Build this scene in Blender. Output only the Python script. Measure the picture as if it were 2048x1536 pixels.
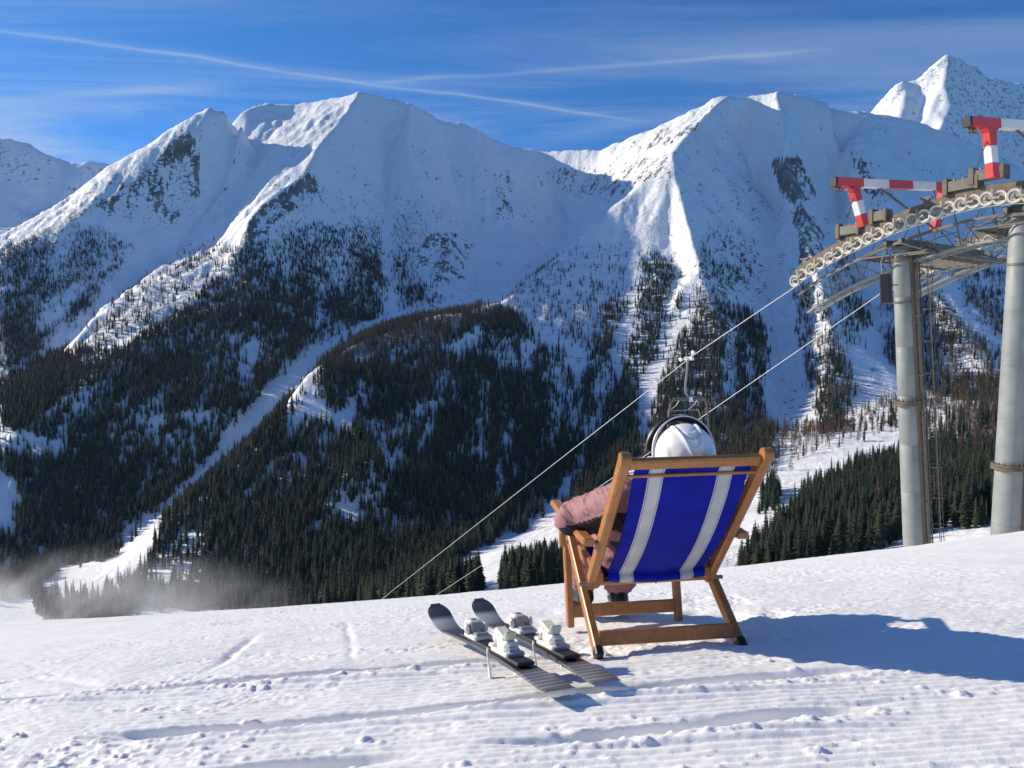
import bpy, bmesh, math, random
import numpy as np
from mathutils import Vector, Matrix, geometry as mgeo

# ---------------------------------------------------------------- camera, sky, sun, exposure
for o in list(bpy.data.objects):
    bpy.data.objects.remove(o, do_unlink=True)
SC = bpy.context.scene
ROOT = SC.collection
FPX = 1538.0                                   # focal length in photo pixels (2048 wide)
PITCH = math.radians(1.38)
cam = bpy.data.cameras.new("camera")
cam.sensor_width = 36.0
cam.lens = 36.0 * FPX / 2048.0
cam.clip_start = 0.05
cam.clip_end = 60000.0
camo = bpy.data.objects.new("camera", cam)
ROOT.objects.link(camo)
camo.location = (0, 0, 0)
camo.rotation_euler = (math.pi / 2 - PITCH, 0, 0)
SC.camera = camo

SUN_AZ = math.radians(-66.0)                   # from +Y, negative = to the left
SUN_EL = math.radians(23.5)
SUN_DIR = Vector((math.sin(SUN_AZ) * math.cos(SUN_EL), math.cos(SUN_AZ) * math.cos(SUN_EL), math.sin(SUN_EL)))
SKY_STRENGTH = 0.067
SUN_STRENGTH = 5.0
EXPOSURE = 0.30
SC.view_settings.view_transform = 'Standard'
SC.view_settings.look = 'None'
SC.view_settings.gamma = 1.0
SC.view_settings.use_curve_mapping = False
SC.view_settings.exposure = EXPOSURE
SC.cycles.max_bounces = 6
SC.cycles.diffuse_bounces = 3
SC.cycles.glossy_bounces = 3
SC.cycles.transparent_max_bounces = 12
SC.cycles.volume_bounces = 1
SC.cycles.use_adaptive_sampling = True

sl = bpy.data.lights.new("sun", 'SUN')
sl.energy = SUN_STRENGTH
sl.angle = math.radians(0.53)
sl.color = (1.0, 0.89, 0.72)
so = bpy.data.objects.new("sun", sl)
ROOT.objects.link(so)
so.rotation_euler = SUN_DIR.to_track_quat('Z', 'Y').to_euler()

W = bpy.data.worlds.new("World")
SC.world = W
W.use_nodes = True


class NT:
    """small helper for node trees"""
    def __init__(self, tree):
        self.t = tree
    def n(self, kind, **kw):
        nd = self.t.nodes.new(kind)
        for k, v in kw.items():
            if k == 'ins':
                for a, b in v.items():
                    s = nd.inputs[a]
                    if hasattr(b, 'is_output') or isinstance(b, bpy.types.NodeSocket):
                        self.t.links.new(b, s)
                    else:
                        s.default_value = b
            else:
                setattr(nd, k, v)
        return nd
    def link(self, a, b):
        self.t.links.new(a, b)
    def math(self, op, a, b=0.0, c=0.0, clamp=False):
        nd = self.n('ShaderNodeMath', operation=op, use_clamp=clamp)
        for i, v in enumerate((a, b, c)):
            if isinstance(v, bpy.types.NodeSocket):
                self.link(v, nd.inputs[i])
            else:
                nd.inputs[i].default_value = v
        return nd.outputs[0]
    def ramp(self, fac, stops, interp='LINEAR'):
        nd = self.n('ShaderNodeValToRGB')
        nd.color_ramp.interpolation = interp
        el = nd.color_ramp.elements
        while len(el) > 1:
            el.remove(el[-1])
        el[0].position, el[0].color = stops[0][0], stops[0][1]
        for p, c in stops[1:]:
            e = el.new(p)
            e.color = c
        self.link(fac, nd.inputs[0])
        return nd.outputs[0]
    def smooth(self, v, lo, hi):
        nd = self.n('ShaderNodeMapRange', interpolation_type='SMOOTHSTEP')
        self.link(v, nd.inputs[0])
        nd.inputs[1].default_value = lo
        nd.inputs[2].default_value = hi
        return nd.outputs[0]
    def mix(self, fac, a, b, blend='MIX'):
        nd = self.n('ShaderNodeMix', data_type='RGBA', blend_type=blend)
        for s, v in ((nd.inputs[0], fac), (nd.inputs[6], a), (nd.inputs[7], b)):
            if isinstance(v, bpy.types.NodeSocket):
                self.link(v, s)
            else:
                s.default_value = v
        return nd.outputs[2]


def pix_dir(px, py):
    """world direction of a photo pixel, with y component 1"""
    a, b = (px - 1024.0) / FPX, (768.0 - py) / FPX
    c, s = math.cos(PITCH), math.sin(PITCH)
    v = (a, c + b * s, -s + b * c)
    return (v[0] / v[1], 1.0, v[2] / v[1])


def at(px, py, D):
    d = pix_dir(px, py)
    return (d[0] * D, D, d[2] * D)


def project(x, y, z):
    """numpy: world point -> photo pixel (camera at the origin)"""
    c, s = math.cos(PITCH), math.sin(PITCH)
    f = y * c - z * s
    u = y * s + z * c
    return 1024.0 + FPX * x / f, 768.0 - FPX * u / f


# sky: Nishita plus thin cirrus and two old contrails, all functions of direction (infinitely far)
def build_sky():
    k = NT(W.node_tree)
    bg = W.node_tree.nodes['Background']
    sky = k.n('ShaderNodeTexSky', sky_type='NISHITA')
    sky.sun_disc = False
    sky.sun_elevation = SUN_EL
    sky.sun_rotation = SUN_AZ
    sky.altitude = 1700.0
    sky.air_density = 1.0
    sky.dust_density = 0.05
    sky.ozone_density = 2.6
    tc = k.n('ShaderNodeTexCoord')
    sep = k.n('ShaderNodeSeparateXYZ', ins={0: tc.outputs['Generated']})
    X, Y, Z = sep.outputs
    zc = k.math('MAXIMUM', Z, 0.03)
    gx = k.math('DIVIDE', X, zc)                # position on a high cloud sheet
    gy = k.math('DIVIDE', Y, zc)
    def sheet(px, py):
        d = pix_dir(px, py)
        return (d[0] / d[2], d[1] / d[2])
    wob = k.n('ShaderNodeTexNoise', ins={'Vector': k.n('ShaderNodeCombineXYZ', ins={0: gx, 1: gy}).outputs[0], 'Scale': 1.6, 'Detail': 4.0})
    wobc = k.math('SUBTRACT', wob.outputs[0], 0.5)
    total = None
    for (p0, p1, wid, amt, t0, t1) in (((-150, 38), (1330, 250), 0.014, 0.40, 0.0, 1.0),
                                       ((700, 166), (1680, 100), 0.018, 0.30, 0.0, 1.0),
                                       ((-150, 210), (480, 168), 0.042, 0.40, 0.0, 1.0)):
        a, b = sheet(*p0), sheet(*p1)
        L = math.hypot(b[0] - a[0], b[1] - a[1])
        ux, uy = (b[0] - a[0]) / L, (b[1] - a[1]) / L
        dx, dy = k.math('SUBTRACT', gx, a[0]), k.math('SUBTRACT', gy, a[1])
        along = k.math('DIVIDE', k.math('ADD', k.math('MULTIPLY', dx, ux), k.math('MULTIPLY', dy, uy)), L)
        perp = k.math('ADD', k.math('MULTIPLY', dx, -uy), k.math('MULTIPLY', dy, ux))
        perp = k.math('ADD', perp, k.math('MULTIPLY', wobc, 0.16))
        prof = k.math('POWER', 2.718, k.math('MULTIPLY', k.math('POWER', k.math('DIVIDE', perp, wid), 2.0), -1.0))
        soft = k.math('POWER', 2.718, k.math('MULTIPLY', k.math('POWER', k.math('DIVIDE', perp, wid * 3.5), 2.0), -1.0))
        prof = k.math('ADD', k.math('MULTIPLY', prof, 0.7), k.math('MULTIPLY', soft, 0.3))
        ends = k.math('MULTIPLY', k.smooth(along, -0.02, 0.12), k.math('SUBTRACT', 1.0, k.smooth(along, 0.82, 1.03)))
        brk = k.smooth(wob.outputs[0], 0.22, 0.62)
        v = k.math('MULTIPLY', k.math('MULTIPLY', prof, ends), k.math('MULTIPLY', k.math('MULTIPLY_ADD', brk, 0.6, 0.4), amt))
        total = v if total is None else k.math('ADD', total, v)
    # cirrus: noise stretched along one direction
    rot = k.n('ShaderNodeMapping', ins={'Vector': k.n('ShaderNodeCombineXYZ', ins={0: gx, 1: gy}).outputs[0],
                                      'Rotation': (0, 0, math.radians(-14)), 'Scale': (0.26, 1.1, 1.0)})
    ci = k.n('ShaderNodeTexNoise', ins={'Vector': rot.outputs[0], 'Scale': 1.25, 'Detail': 8.0, 'Roughness': 0.62, 'Distortion': 0.9})
    ciw = k.smooth(ci.outputs[0], 0.40, 0.70)
    left = k.math('SUBTRACT', 1.0, k.smooth(X, -0.55, 0.35))
    low = k.math('SUBTRACT', 1.0, k.smooth(Z, 0.16, 0.44))
    ciw = k.math('MULTIPLY', ciw, k.math('MULTIPLY_ADD', k.math('MULTIPLY', left, low), 0.95, 0.24))
    total = k.math('MINIMUM', k.math('ADD', total, ciw), 0.9)
    hs = k.n('ShaderNodeHueSaturation', ins={'Saturation': 1.0, 'Value': 1.0, 'Color': sky.outputs[0]})
    deep = k.mix(1.0, hs.outputs[0], (0.44, 1.06, 1.72, 1), 'MULTIPLY')
    cloud = k.mix(total, deep, (6.0, 7.4, 9.2, 1))
    k.link(cloud, bg.inputs[0])
    bg.inputs[1].default_value = SKY_STRENGTH
build_sky()

# ---------------------------------------------------------------- helpers: noise, blur, meshes, tags
def _hash(ix, iy, seed):
    h = (ix.astype(np.int64) * 374761393 + iy.astype(np.int64) * 668265263 + seed * 1442695041) & 0x7fffffff
    h = ((h ^ (h >> 13)) * 1274126177) & 0x7fffffff
    h = ((h ^ (h >> 16)) * 1103515245 + 12345) & 0x7fffffff
    return (h ^ (h >> 11)) & 0xffff


def gnoise(x, y, seed=0):
    """2-D gradient noise, about -1..1"""
    x0, y0 = np.floor(x), np.floor(y)
    fx, fy = x - x0, y - y0
    x0 = x0.astype(np.int64); y0 = y0.astype(np.int64)
    u = fx * fx * fx * (fx * (fx * 6 - 15) + 10)
    v = fy * fy * fy * (fy * (fy * 6 - 15) + 10)
    def g(ix, iy, dx, dy):
        a = _hash(ix, iy, seed) * (2 * math.pi / 65536.0)
        return np.cos(a) * dx + np.sin(a) * dy
    n00, n10 = g(x0, y0, fx, fy), g(x0 + 1, y0, fx - 1, fy)
    n01, n11 = g(x0, y0 + 1, fx, fy - 1), g(x0 + 1, y0 + 1, fx - 1, fy - 1)
    return 1.5 * ((n00 * (1 - u) + n10 * u) * (1 - v) + (n01 * (1 - u) + n11 * u) * v)


def fbm(x, y, oct=5, seed=0, gain=0.5, ridged=False):
    s = np.zeros_like(x, dtype=np.float64); a = 1.0; f = 1.0; tot = 0
    for i in range(oct):
        n = gnoise(x * f + 17.3 * i, y * f - 9.1 * i, seed + i * 31)
        if ridged:
            n = 1.0 - 2.0 * np.abs(n)
        s += a * n; tot += a; a *= gain; f *= 2.03
    return s / tot


def sstep(v, lo, hi):
    t = np.clip((v - lo) / (hi - lo), 0, 1)
    return t * t * (3 - 2 * t)


def boxblur(a, r, axis):
    if r < 1:
        return a
    n = a.shape[axis]
    pad = [(0, 0), (0, 0)]; pad[axis] = (r + 1, r)
    c = np.cumsum(np.pad(a, pad, mode='edge'), axis=axis)
    hi = np.take(c, np.arange(2 * r + 1, 2 * r + 1 + n), axis=axis)
    lo = np.take(c, np.arange(0, n), axis=axis)
    return (hi - lo) / (2 * r + 1)


def blur(a, r):
    for _ in range(3):
        a = boxblur(boxblur(a, r, 0), r, 1)
    return a


def tag(o, label=None, cat=None, group=None, kind=None):
    for k_, v_ in (('label', label), ('category', cat), ('group', group), ('kind', kind)):
        if v_:
            o[k_] = v_
    return o


def new_obj(name, me, parent=None, mats=()):
    o = bpy.data.objects.new(name, me)
    ROOT.objects.link(o)
    if parent is not None:
        o.parent = parent
    if me is not None:
        for m in mats:
            me.materials.append(m)
    return o


def empty(name, loc=(0, 0, 0), rot=(0, 0, 0)):
    o = bpy.data.objects.new(name, None)
    ROOT.objects.link(o)
    o.location = loc
    o.rotation_euler = rot
    o.empty_display_size = 0.2
    return o


def grid_mesh(name, X, Y, Z, attrs=None, smooth=True):
    """quad sheet from 2-D arrays"""
    ny, nx = X.shape
    co = np.empty((ny * nx, 3), dtype=np.float32)
    co[:, 0] = X.ravel(); co[:, 1] = Y.ravel(); co[:, 2] = Z.ravel()
    i = np.arange(ny * nx).reshape(ny, nx)
    q = np.stack([i[:-1, :-1], i[:-1, 1:], i[1:, 1:], i[1:, :-1]], axis=-1).reshape(-1, 4)
    me = bpy.data.meshes.new(name)
    me.vertices.add(len(co)); me.vertices.foreach_set('co', co.ravel())
    me.loops.add(q.size); me.loops.foreach_set('vertex_index', q.ravel().astype(np.int32))
    me.polygons.add(len(q))
    me.polygons.foreach_set('loop_start', np.arange(0, q.size, 4, dtype=np.int32))
    me.polygons.foreach_set('loop_total', np.full(len(q), 4, dtype=np.int32))
    if smooth:
        me.polygons.foreach_set('use_smooth', np.ones(len(q), dtype=bool))
    for k_, v_ in (attrs or {}).items():
        a = me.attributes.new(k_, 'FLOAT', 'POINT')
        a.data.foreach_set('value', v_.ravel().astype(np.float32))
    me.update()
    return me


def pmat(name, color, rough=0.6, metal=0.0, spec=0.5):
    m = bpy.data.materials.new(name)
    m.use_nodes = True
    b = m.node_tree.nodes['Principled BSDF']
    b.inputs['Base Color'].default_value = (*color, 1)
    b.inputs['Roughness'].default_value = rough
    b.inputs['Metallic'].default_value = metal
    b.inputs['Specular IOR Level'].default_value = spec
    return m, NT(m.node_tree), b

# ---------------------------------------------------------------- far terrain: ridges and gullies in metres
RIDGES = [  # (photo x, photo y, distance in metres) of points along each crest or gully
 # skyline of the two big mountains
 [(-420,640,1950),(-150,548,2080),(0,468,2180),(130,398,2310),(220,330,2390),(300,285,2435),(350,253,2450),(400,219,2455),(420,210,2460),(450,214,2468),(484,225,2480)],
 [(200,480,2800),(330,380,2800),(430,300,2790),(482,230,2720),(505,213,2765),(530,207,2800),(600,208,2820),(660,199,2750),(690,193,2685),(720,185,2630),(745,188,2660),(770,195,2690),(795,196,2700),(820,201,2710),(880,236,2770),(920,243,2800),(1000,285,2880),(1080,301,2930),(1200,297,2780),(1300,262,2590),(1400,215,2490),(1430,195,2450),(1470,180,2430),(1500,186,2480),(1525,184,2465),(1550,181,2430),(1620,202,2540),(1660,200,2450),(1730,232,2480),(1830,240,2490),(1900,264,2510),(1980,300,2520),(2060,345,2520),(2300,450,2500),(2700,600,2400)],
 # lit band below the left shoulder
 [(420,210,2460),(394,262,2395),(345,290,2365),(300,330,2320),(258,378,2260),(200,410,2200),(100,470,2105),(0,512,2030),(-200,600,1920)],
 [(484,225,2480),(475,262,2445),(456,325,2390),(437,390,2330),(402,440,2265),(352,500,2170)],
 # gully left of the sunny bowl
 [(390,325,2620),(494,278,2600),(476,325,2490),(453,390,2380),(412,445,2295),(358,505,2190),(300,560,2100),(230,628,1930),(160,692,1790),(60,762,1610),(-40,815,1470),(-220,880,1330)],
 # the sunny bowl itself
 [(512,232,2740),(512,300,2500),(503,350,2385),(488,400,2275),(455,452,2180),(412,520,2030)],
 [(582,224,2790),(572,282,2460),(552,340,2285),(522,390,2165)],
 # crest of the sunny slope's left side
 [(385,480,2170),(330,522,2050),(270,570,1920),(200,612,1780),(165,657,1680),(140,707,1580),(80,772,1450)],
 # main spur of the left mountain
 [(720,185,2630),(690,233,2490),(640,292,2300),(608,350,2180),(560,385,2095),(528,402,2060),(495,440,1990),(480,490,1920),(440,545,1850),(395,592,1760),(340,640,1650),(270,695,1520),(180,760,1400),(60,850,1290),(-100,930,1200)],
 # foot of that spur towards the camera
 [(480,490,1950),(520,590,1760),(560,680,1580),(520,760,1440),(470,830,1310),(380,920,1240),(270,1010,1180),(150,1090,1110)],
 # gully on the shaded face
 [(770,195,2690),(776,300,2590),(768,400,2440),(768,500,2270),(785,570,2120),(820,615,1970)],
 [(820,201,2710),(812,290,2550),(845,400,2420),(885,500,2250),(880,560,2090),(850,612,1940)],
 [(880,236,2770),(900,340,2650),(935,440,2510),(950,530,2300),(930,590,2090)],
 [(920,243,2800),(965,330,2690),(1010,400,2590),(1040,470,2470),(1030,530,2310),(1000,570,2180)],
 # valley between the two mountains
 [(1080,301,2930),(1097,360,2840),(1126,420,2720),(1141,452,2620),(1120,500,2440),(1050,572,2190),(950,610,1980),(850,637,1860),(760,660,1730),(690,695,1600),(640,745,1480),(580,805,1360),(500,893,1270),(420,972,1190),(330,1042,1130),(230,1108,1080),(100,1150,1040),(-50,1180,1000),(-320,1220,950)],
 # crest from the right mountain down to the wooded knob
 [(1345,303,2230),(1275,372,2190),(1205,432,2140),(1140,490,2060),(1080,545,1930),(1000,610,1760),(930,632,1630),(860,642,1530),(760,667,1430),(695,692,1340),(650,727,1270),(608,785,1170),(560,833,1110),(500,905,1050),(430,968,1000),(350,1032,960),(280,1102,920),(180,1160,880),(0,1200,860)],
 # shoulder on the knob's front
 [(930,632,1630),(905,690,1440),(890,760,1290),(850,840,1140),(770,920,1010),(705,985,940),(620,1055,880)],
 # main spur of the right mountain
 [(1470,180,2430),(1430,205,2380),(1385,255,2310),(1345,303,2230),(1350,350,2140),(1368,420,2020),(1385,480,1920),(1400,540,1810),(1418,600,1710),(1440,650,1610),(1440,720,1490),(1425,800,1340),(1405,880,1180),(1390,945,1000)],
 [(1290,395,2150),(1300,460,2050),(1300,525,1940),(1285,600,1800),(1262,680,1660),(1232,760,1520),(1200,840,1380),(1170,940,1180),(1150,1030,950)],
 [(1255,480,2060),(1240,560,1910),(1212,640,1760),(1178,730,1590),(1150,810,1440),(1118,900,1270),(1070,990,1110),(1010,1080,900)],
 [(1338,480,2030),(1352,560,1870),(1332,640,1710),(1292,720,1570),(1268,800,1410),(1252,880,1260),(1240,980,1000)],
 # bowl and couloir right of it
 [(1500,186,2480),(1480,300,2420),(1510,380,2340),(1552,440,2225),(1550,520,2060),(1540,600,1930),(1545,700,1690),(1570,800,1480),(1590,872,1250)],
 [(1550,181,2430),(1572,250,2325),(1565,310,2250),(1580,370,2160),(1602,410,2075),(1606,470,1960),(1640,560,1810),(1660,650,1630),(1650,740,1490),(1665,820,1310)],
 [(1620,202,2540),(1675,330,2440),(1690,420,2310),(1680,520,2110),(1730,620,1880),(1790,720,1640),(1880,800,1400)],
 [(1660,200,2450),(1700,290,2300),(1760,380,2170),(1800,450,2040),(1850,560,1850),(1920,650,1670),(2000,760,1460)],
 [(1830,240,2490),(1900,350,2370),(2000,450,2220),(2110,560,2020),(2230,700,1720)],
 # foot of the slopes / far edge of the ski run
 [(-500,1310,760),(0,1238,800),(200,1222,800),(400,1214,790),(560,1206,760),(740,1196,710),(900,1136,720),(1000,1100,740),(1100,1086,770),(1180,1062,790),(1280,1022,810),(1400,982,850),(1530,945,890),(1660,902,940),(1800,864,990),(1920,842,1020),(2060,826,1060),(2500,770,1150)],
 # near edge of the run, then the spruce hill in front of it
 [(-600,1390,600),(0,1310,600),(400,1270,600),(740,1222,570),(1000,1168,540),(1150,1148,460),(1300,1120,460),(1430,1090,560),(1500,1045,640),(1600,990,730),(1700,950,790),(1830,922,830),(1960,905,850),(2150,885,880),(2500,845,930)],
 [(1400,1200,340),(1480,1158,420),(1530,1098,470),(1580,1060,520),(1650,1025,570),(1720,995,620),(1800,970,660),(1900,950,690),(2048,930,720),(2400,890,760)],
 [(-900,1540,150),(-300,1480,150),(300,1430,160),(800,1400,170),(1200,1340,170),(1500,1270,180),(1800,1200,190),(2100,1160,200),(2700,1120,210)],
 [(-1600,1700,45),(-300,1520,45),(300,1470,45),(800,1420,45),(1200,1340,45),(1500,1280,45),(1800,1220,45),(2100,1180,45),(3600,1080,45)],
]
OUTER = [(-2900,60,-160),(-2900,900,-150),(-2900,1700,80),(-2900,2500,500),(-2900,3600,650),(-1200,3600,600),(0,3600,600),(1000,3600,600),(2900,3600,500),(2900,2500,350),(2900,1600,60),(2900,800,-60),(2900,60,-20),(-600,30,-60),(600,30,-10)]
DX = 5.0
GX0, GX1, GY0, GY1 = -2900.0, 2900.0, 30.0, 3600.0


def tri_dem(lines, outer, x0, x1, y0, y1, dx):
    """height raster from a constrained triangulation of the crest and gully lines"""
    pts, edges, zs = [], [], []
    index = {}
    def add(p):
        k_ = (round(p[0], 1), round(p[1], 1))
        if k_ not in index:
            index[k_] = len(pts)
            pts.append(Vector((p[0], p[1]))); zs.append(p[2])
        return index[k_]
    segs = []
    for ln in lines:
        prev = None
        for q in ln:
            w = at(*q)
            i = add(w)
            if prev is not None and prev != i:
                edges.append((prev, i))
                segs.append((pts[prev][0], pts[prev][1], pts[i][0], pts[i][1]))
            prev = i
    for q in outer:
        add(q)
    vo, eo, fo, ov, oe, of = mgeo.delaunay_2d_cdt(pts, edges, [], 0, 1e-3)
    nx, ny = int((x1 - x0) / dx) + 1, int((y1 - y0) / dx) + 1
    H = np.full((ny, nx), np.nan)
    zz = []
    segl = [(pts[a], pts[b], zs[a], zs[b]) for a, b in edges]
    for i, v in enumerate(vo):
        src = [j for j in ov[i]]
        if src:
            zz.append(float(np.mean([zs[j] for j in src])))
        else:                                   # two lines crossed: take the mean of both
            c = []
            for (a, b, za, zb) in segl:
                d = b - a
                t = (v - a).dot(d) / max(d.length_squared, 1e-9)
                if -0.01 <= t <= 1.01 and (a + d * t - v).length < 0.6:
                    c.append(za + (zb - za) * t)
            zz.append(float(np.mean(c)) if c else 0.0)
    for f in fo:
        (ax, ay), (bx, by), (cx, cy) = (vo[f[0]], vo[f[1]], vo[f[2]])
        i0, i1 = max(0, int((min(ax, bx, cx) - x0) / dx)), min(nx - 1, int((max(ax, bx, cx) - x0) / dx) + 1)
        j0, j1 = max(0, int((min(ay, by, cy) - y0) / dx)), min(ny - 1, int((max(ay, by, cy) - y0) / dx) + 1)
        if i1 < i0 or j1 < j0:
            continue
        gx, gy = np.meshgrid(x0 + dx * np.arange(i0, i1 + 1), y0 + dx * np.arange(j0, j1 + 1))
        det = (by - cy) * (ax - cx) + (cx - bx) * (ay - cy)
        if abs(det) < 1e-6:
            continue
        l0 = ((by - cy) * (gx - cx) + (cx - bx) * (gy - cy)) / det
        l1 = ((cy - ay) * (gx - cx) + (ax - cx) * (gy - cy)) / det
        l2 = 1 - l0 - l1
        ins = (l0 > -1e-4) & (l1 > -1e-4) & (l2 > -1e-4)
        val = l0 * zz[f[0]] + l1 * zz[f[1]] + l2 * zz[f[2]]
        sub = H[j0:j1 + 1, i0:i1 + 1]
        sub[ins] = val[ins]
    bad = np.isnan(H)
    if bad.any():
        H[bad] = np.nanmin(H)
    gx, gy = np.meshgrid(x0 + dx * np.arange(nx), y0 + dx * np.arange(ny))
    dist = np.full(H.shape, 1e9)
    for (ax, ay, bx, by) in segs:
        i0, i1 = int((min(ax, bx) - 200 - x0) / dx), int((max(ax, bx) + 200 - x0) / dx)
        j0, j1 = int((min(ay, by) - 200 - y0) / dx), int((max(ay, by) + 200 - y0) / dx)
        i0, j0 = max(i0, 0), max(j0, 0)
        sx, sy = gx[j0:j1 + 1, i0:i1 + 1], gy[j0:j1 + 1, i0:i1 + 1]
        if sx.size == 0:
            continue
        ddx, ddy = bx - ax, by - ay
        t = np.clip(((sx - ax) * ddx + (sy - ay) * ddy) / (ddx * ddx + ddy * ddy), 0, 1)
        d = np.hypot(sx - ax - t * ddx, sy - ay - t * ddy)
        dist[j0:j1 + 1, i0:i1 + 1] = np.minimum(dist[j0:j1 + 1, i0:i1 + 1], d)
    return H, gx, gy, dist


def bil(A, fx, fy):
    ny, nx = A.shape
    fx = np.clip(fx, 0, nx - 1.001); fy = np.clip(fy, 0, ny - 1.001)
    ix, iy = fx.astype(np.int64), fy.astype(np.int64)
    u, v = fx - ix, fy - iy
    return ((A[iy, ix] * (1 - u) + A[iy, ix + 1] * u) * (1 - v) + (A[iy + 1, ix] * (1 - u) + A[iy + 1, ix + 1] * u) * v)


def erode(H, dx, mask, batches=8, n=16000, steps=46, seed=3):
    """water droplets run down the raster and cut gullies"""
    rng = np.random.default_rng(seed)
    ny, nx = H.shape
    H = H / dx
    for b in range(batches):
        px, py = rng.uniform(2, nx - 3, n), rng.uniform(2, ny - 3, n)
        vx = np.zeros(n); vy = np.zeros(n); sp = np.ones(n); wat = np.ones(n); sed = np.zeros(n)
        alive = np.ones(n, bool)
        delta = np.zeros(ny * nx)
        for s in range(steps):
            ix, iy = px.astype(int), py.astype(int)
            u, v = px - ix, py - iy
            h00, h10, h01, h11 = H[iy, ix], H[iy, ix + 1], H[iy + 1, ix], H[iy + 1, ix + 1]
            gx = (h10 - h00) * (1 - v) + (h11 - h01) * v
            gy = (h01 - h00) * (1 - u) + (h11 - h10) * u
            h = (h00 * (1 - u) + h10 * u) * (1 - v) + (h01 * (1 - u) + h11 * u) * v
            vx = vx * 0.25 - gx * 0.75; vy = vy * 0.25 - gy * 0.75
            l = np.hypot(vx, vy) + 1e-6
            nxp, nyp = px + vx / l, py + vy / l
            alive &= (nxp > 2) & (nxp < nx - 3) & (nyp > 2) & (nyp < ny - 3)
            nxp = np.clip(nxp, 2, nx - 3); nyp = np.clip(nyp, 2, ny - 3)
            dh = bil(H, nxp, nyp) - h
            cap = np.maximum(-dh, 0.01) * sp * wat * 2.2
            dep = np.where(dh > 0, np.minimum(dh, sed) * 0.3, np.where(sed > cap, (sed - cap) * 0.05, 0))
            ero = np.where((dh <= 0) & (sed <= cap), np.minimum((cap - sed) * 0.30, -dh), 0)
            q = np.where(alive, dep - ero, 0) * bil(mask, px, py)
            sed = sed - q
            base = iy * nx + ix
            for off, w in ((0, (1 - u) * (1 - v)), (1, u * (1 - v)), (nx, (1 - u) * v), (nx + 1, u * v)):
                delta += np.bincount(base + off, weights=q * w, minlength=ny * nx)
            sp = np.sqrt(np.maximum(sp * sp - dh * 0.6, 0.05)); wat *= 0.975
            px, py = nxp, nyp
        H = H + np.clip(blur(delta.reshape(ny, nx), 1), -0.3, 0.1)
    return H * dx


H0, GXX, GYY, LDIST = tri_dem(RIDGES, OUTER, GX0, GX1, GY0, GY1, DX)
near_line = np.exp(-LDIST / 55.0)
H = blur(H0, 7) * (1 - near_line) + blur(H0, 1) * near_line
far_w = sstep(GYY, 500, 1000)
big = fbm(GXX / 210.0, GYY / 210.0, 4, 11)
rid = fbm(GXX / 95.0, GYY / 95.0, 4, 23, ridged=True)
high = sstep(H, -60, 250)
away = 1 - 0.55 * np.exp(-LDIST / 24.0)
H = H + far_w * away * (big * 14 * (0.5 + high) + rid * 9 * (0.35 + high))
for (mx, my, mD, mh, mr) in ((735, 1000, 950, 26, 52), (655, 798, 1180, 30, 66), (935, 645, 1540, 16, 60), (880, 700, 1430, 14, 50), (1040, 690, 1560, 18, 60)):
    cx_, cy_, _ = at(mx, my, mD)
    H = H + mh * np.exp(-((GXX - cx_) ** 2 + (GYY - cy_) ** 2) / (mr * mr))
H = erode(H, DX, sstep(GYY, 650, 1000) * (1 - 0.85 * sstep(H, 420, 560)))
crag = fbm(GXX / 48.0, GYY / 48.0, 4, 43, 0.6, True)
H = H + far_w * (fbm(GXX / 26.0, GYY / 26.0, 3, 41) * 1.8 + crag * 4.6 * sstep(fbm(GXX / 300.0, GYY / 300.0, 3, 47), -0.15, 0.35)) * (0.3 + high)


def hfar(x, y):
    return bil(H, (np.asarray(x, float) - GX0) / DX, (np.asarray(y, float) - GY0) / DX)


GRADY, GRADX = np.gradient(H, DX)
SLOPE = np.hypot(GRADX, GRADY)
CURV = H - blur(H, 4)                            # positive on crests, negative in gullies

# fan of rows that get longer with distance
rows = [34.0]
while rows[-1] < 3550:
    rows.append(rows[-1] * 1.0052 + 0.02)
rows = np.array(rows)
cols = np.linspace(-0.95, 0.95, 1500)
FY, FU = np.meshgrid(rows, cols, indexing='ij')
FX = FU * FY
FX = np.clip(FX, GX0 + 10, GX1 - 10)
FZ = hfar(FX, FY)
fine = sstep(FY, 600, 1000)
hi_f = sstep(FZ, -60, 250)
FZ = FZ + fine * fbm(FX / 11.0, FY / 11.0, 3, 57) * 1.1 * (0.3 + hi_f)


def terr_attr(A):
    return bil(A, (FX - GX0) / DX, (FY - GY0) / DX)


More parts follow.
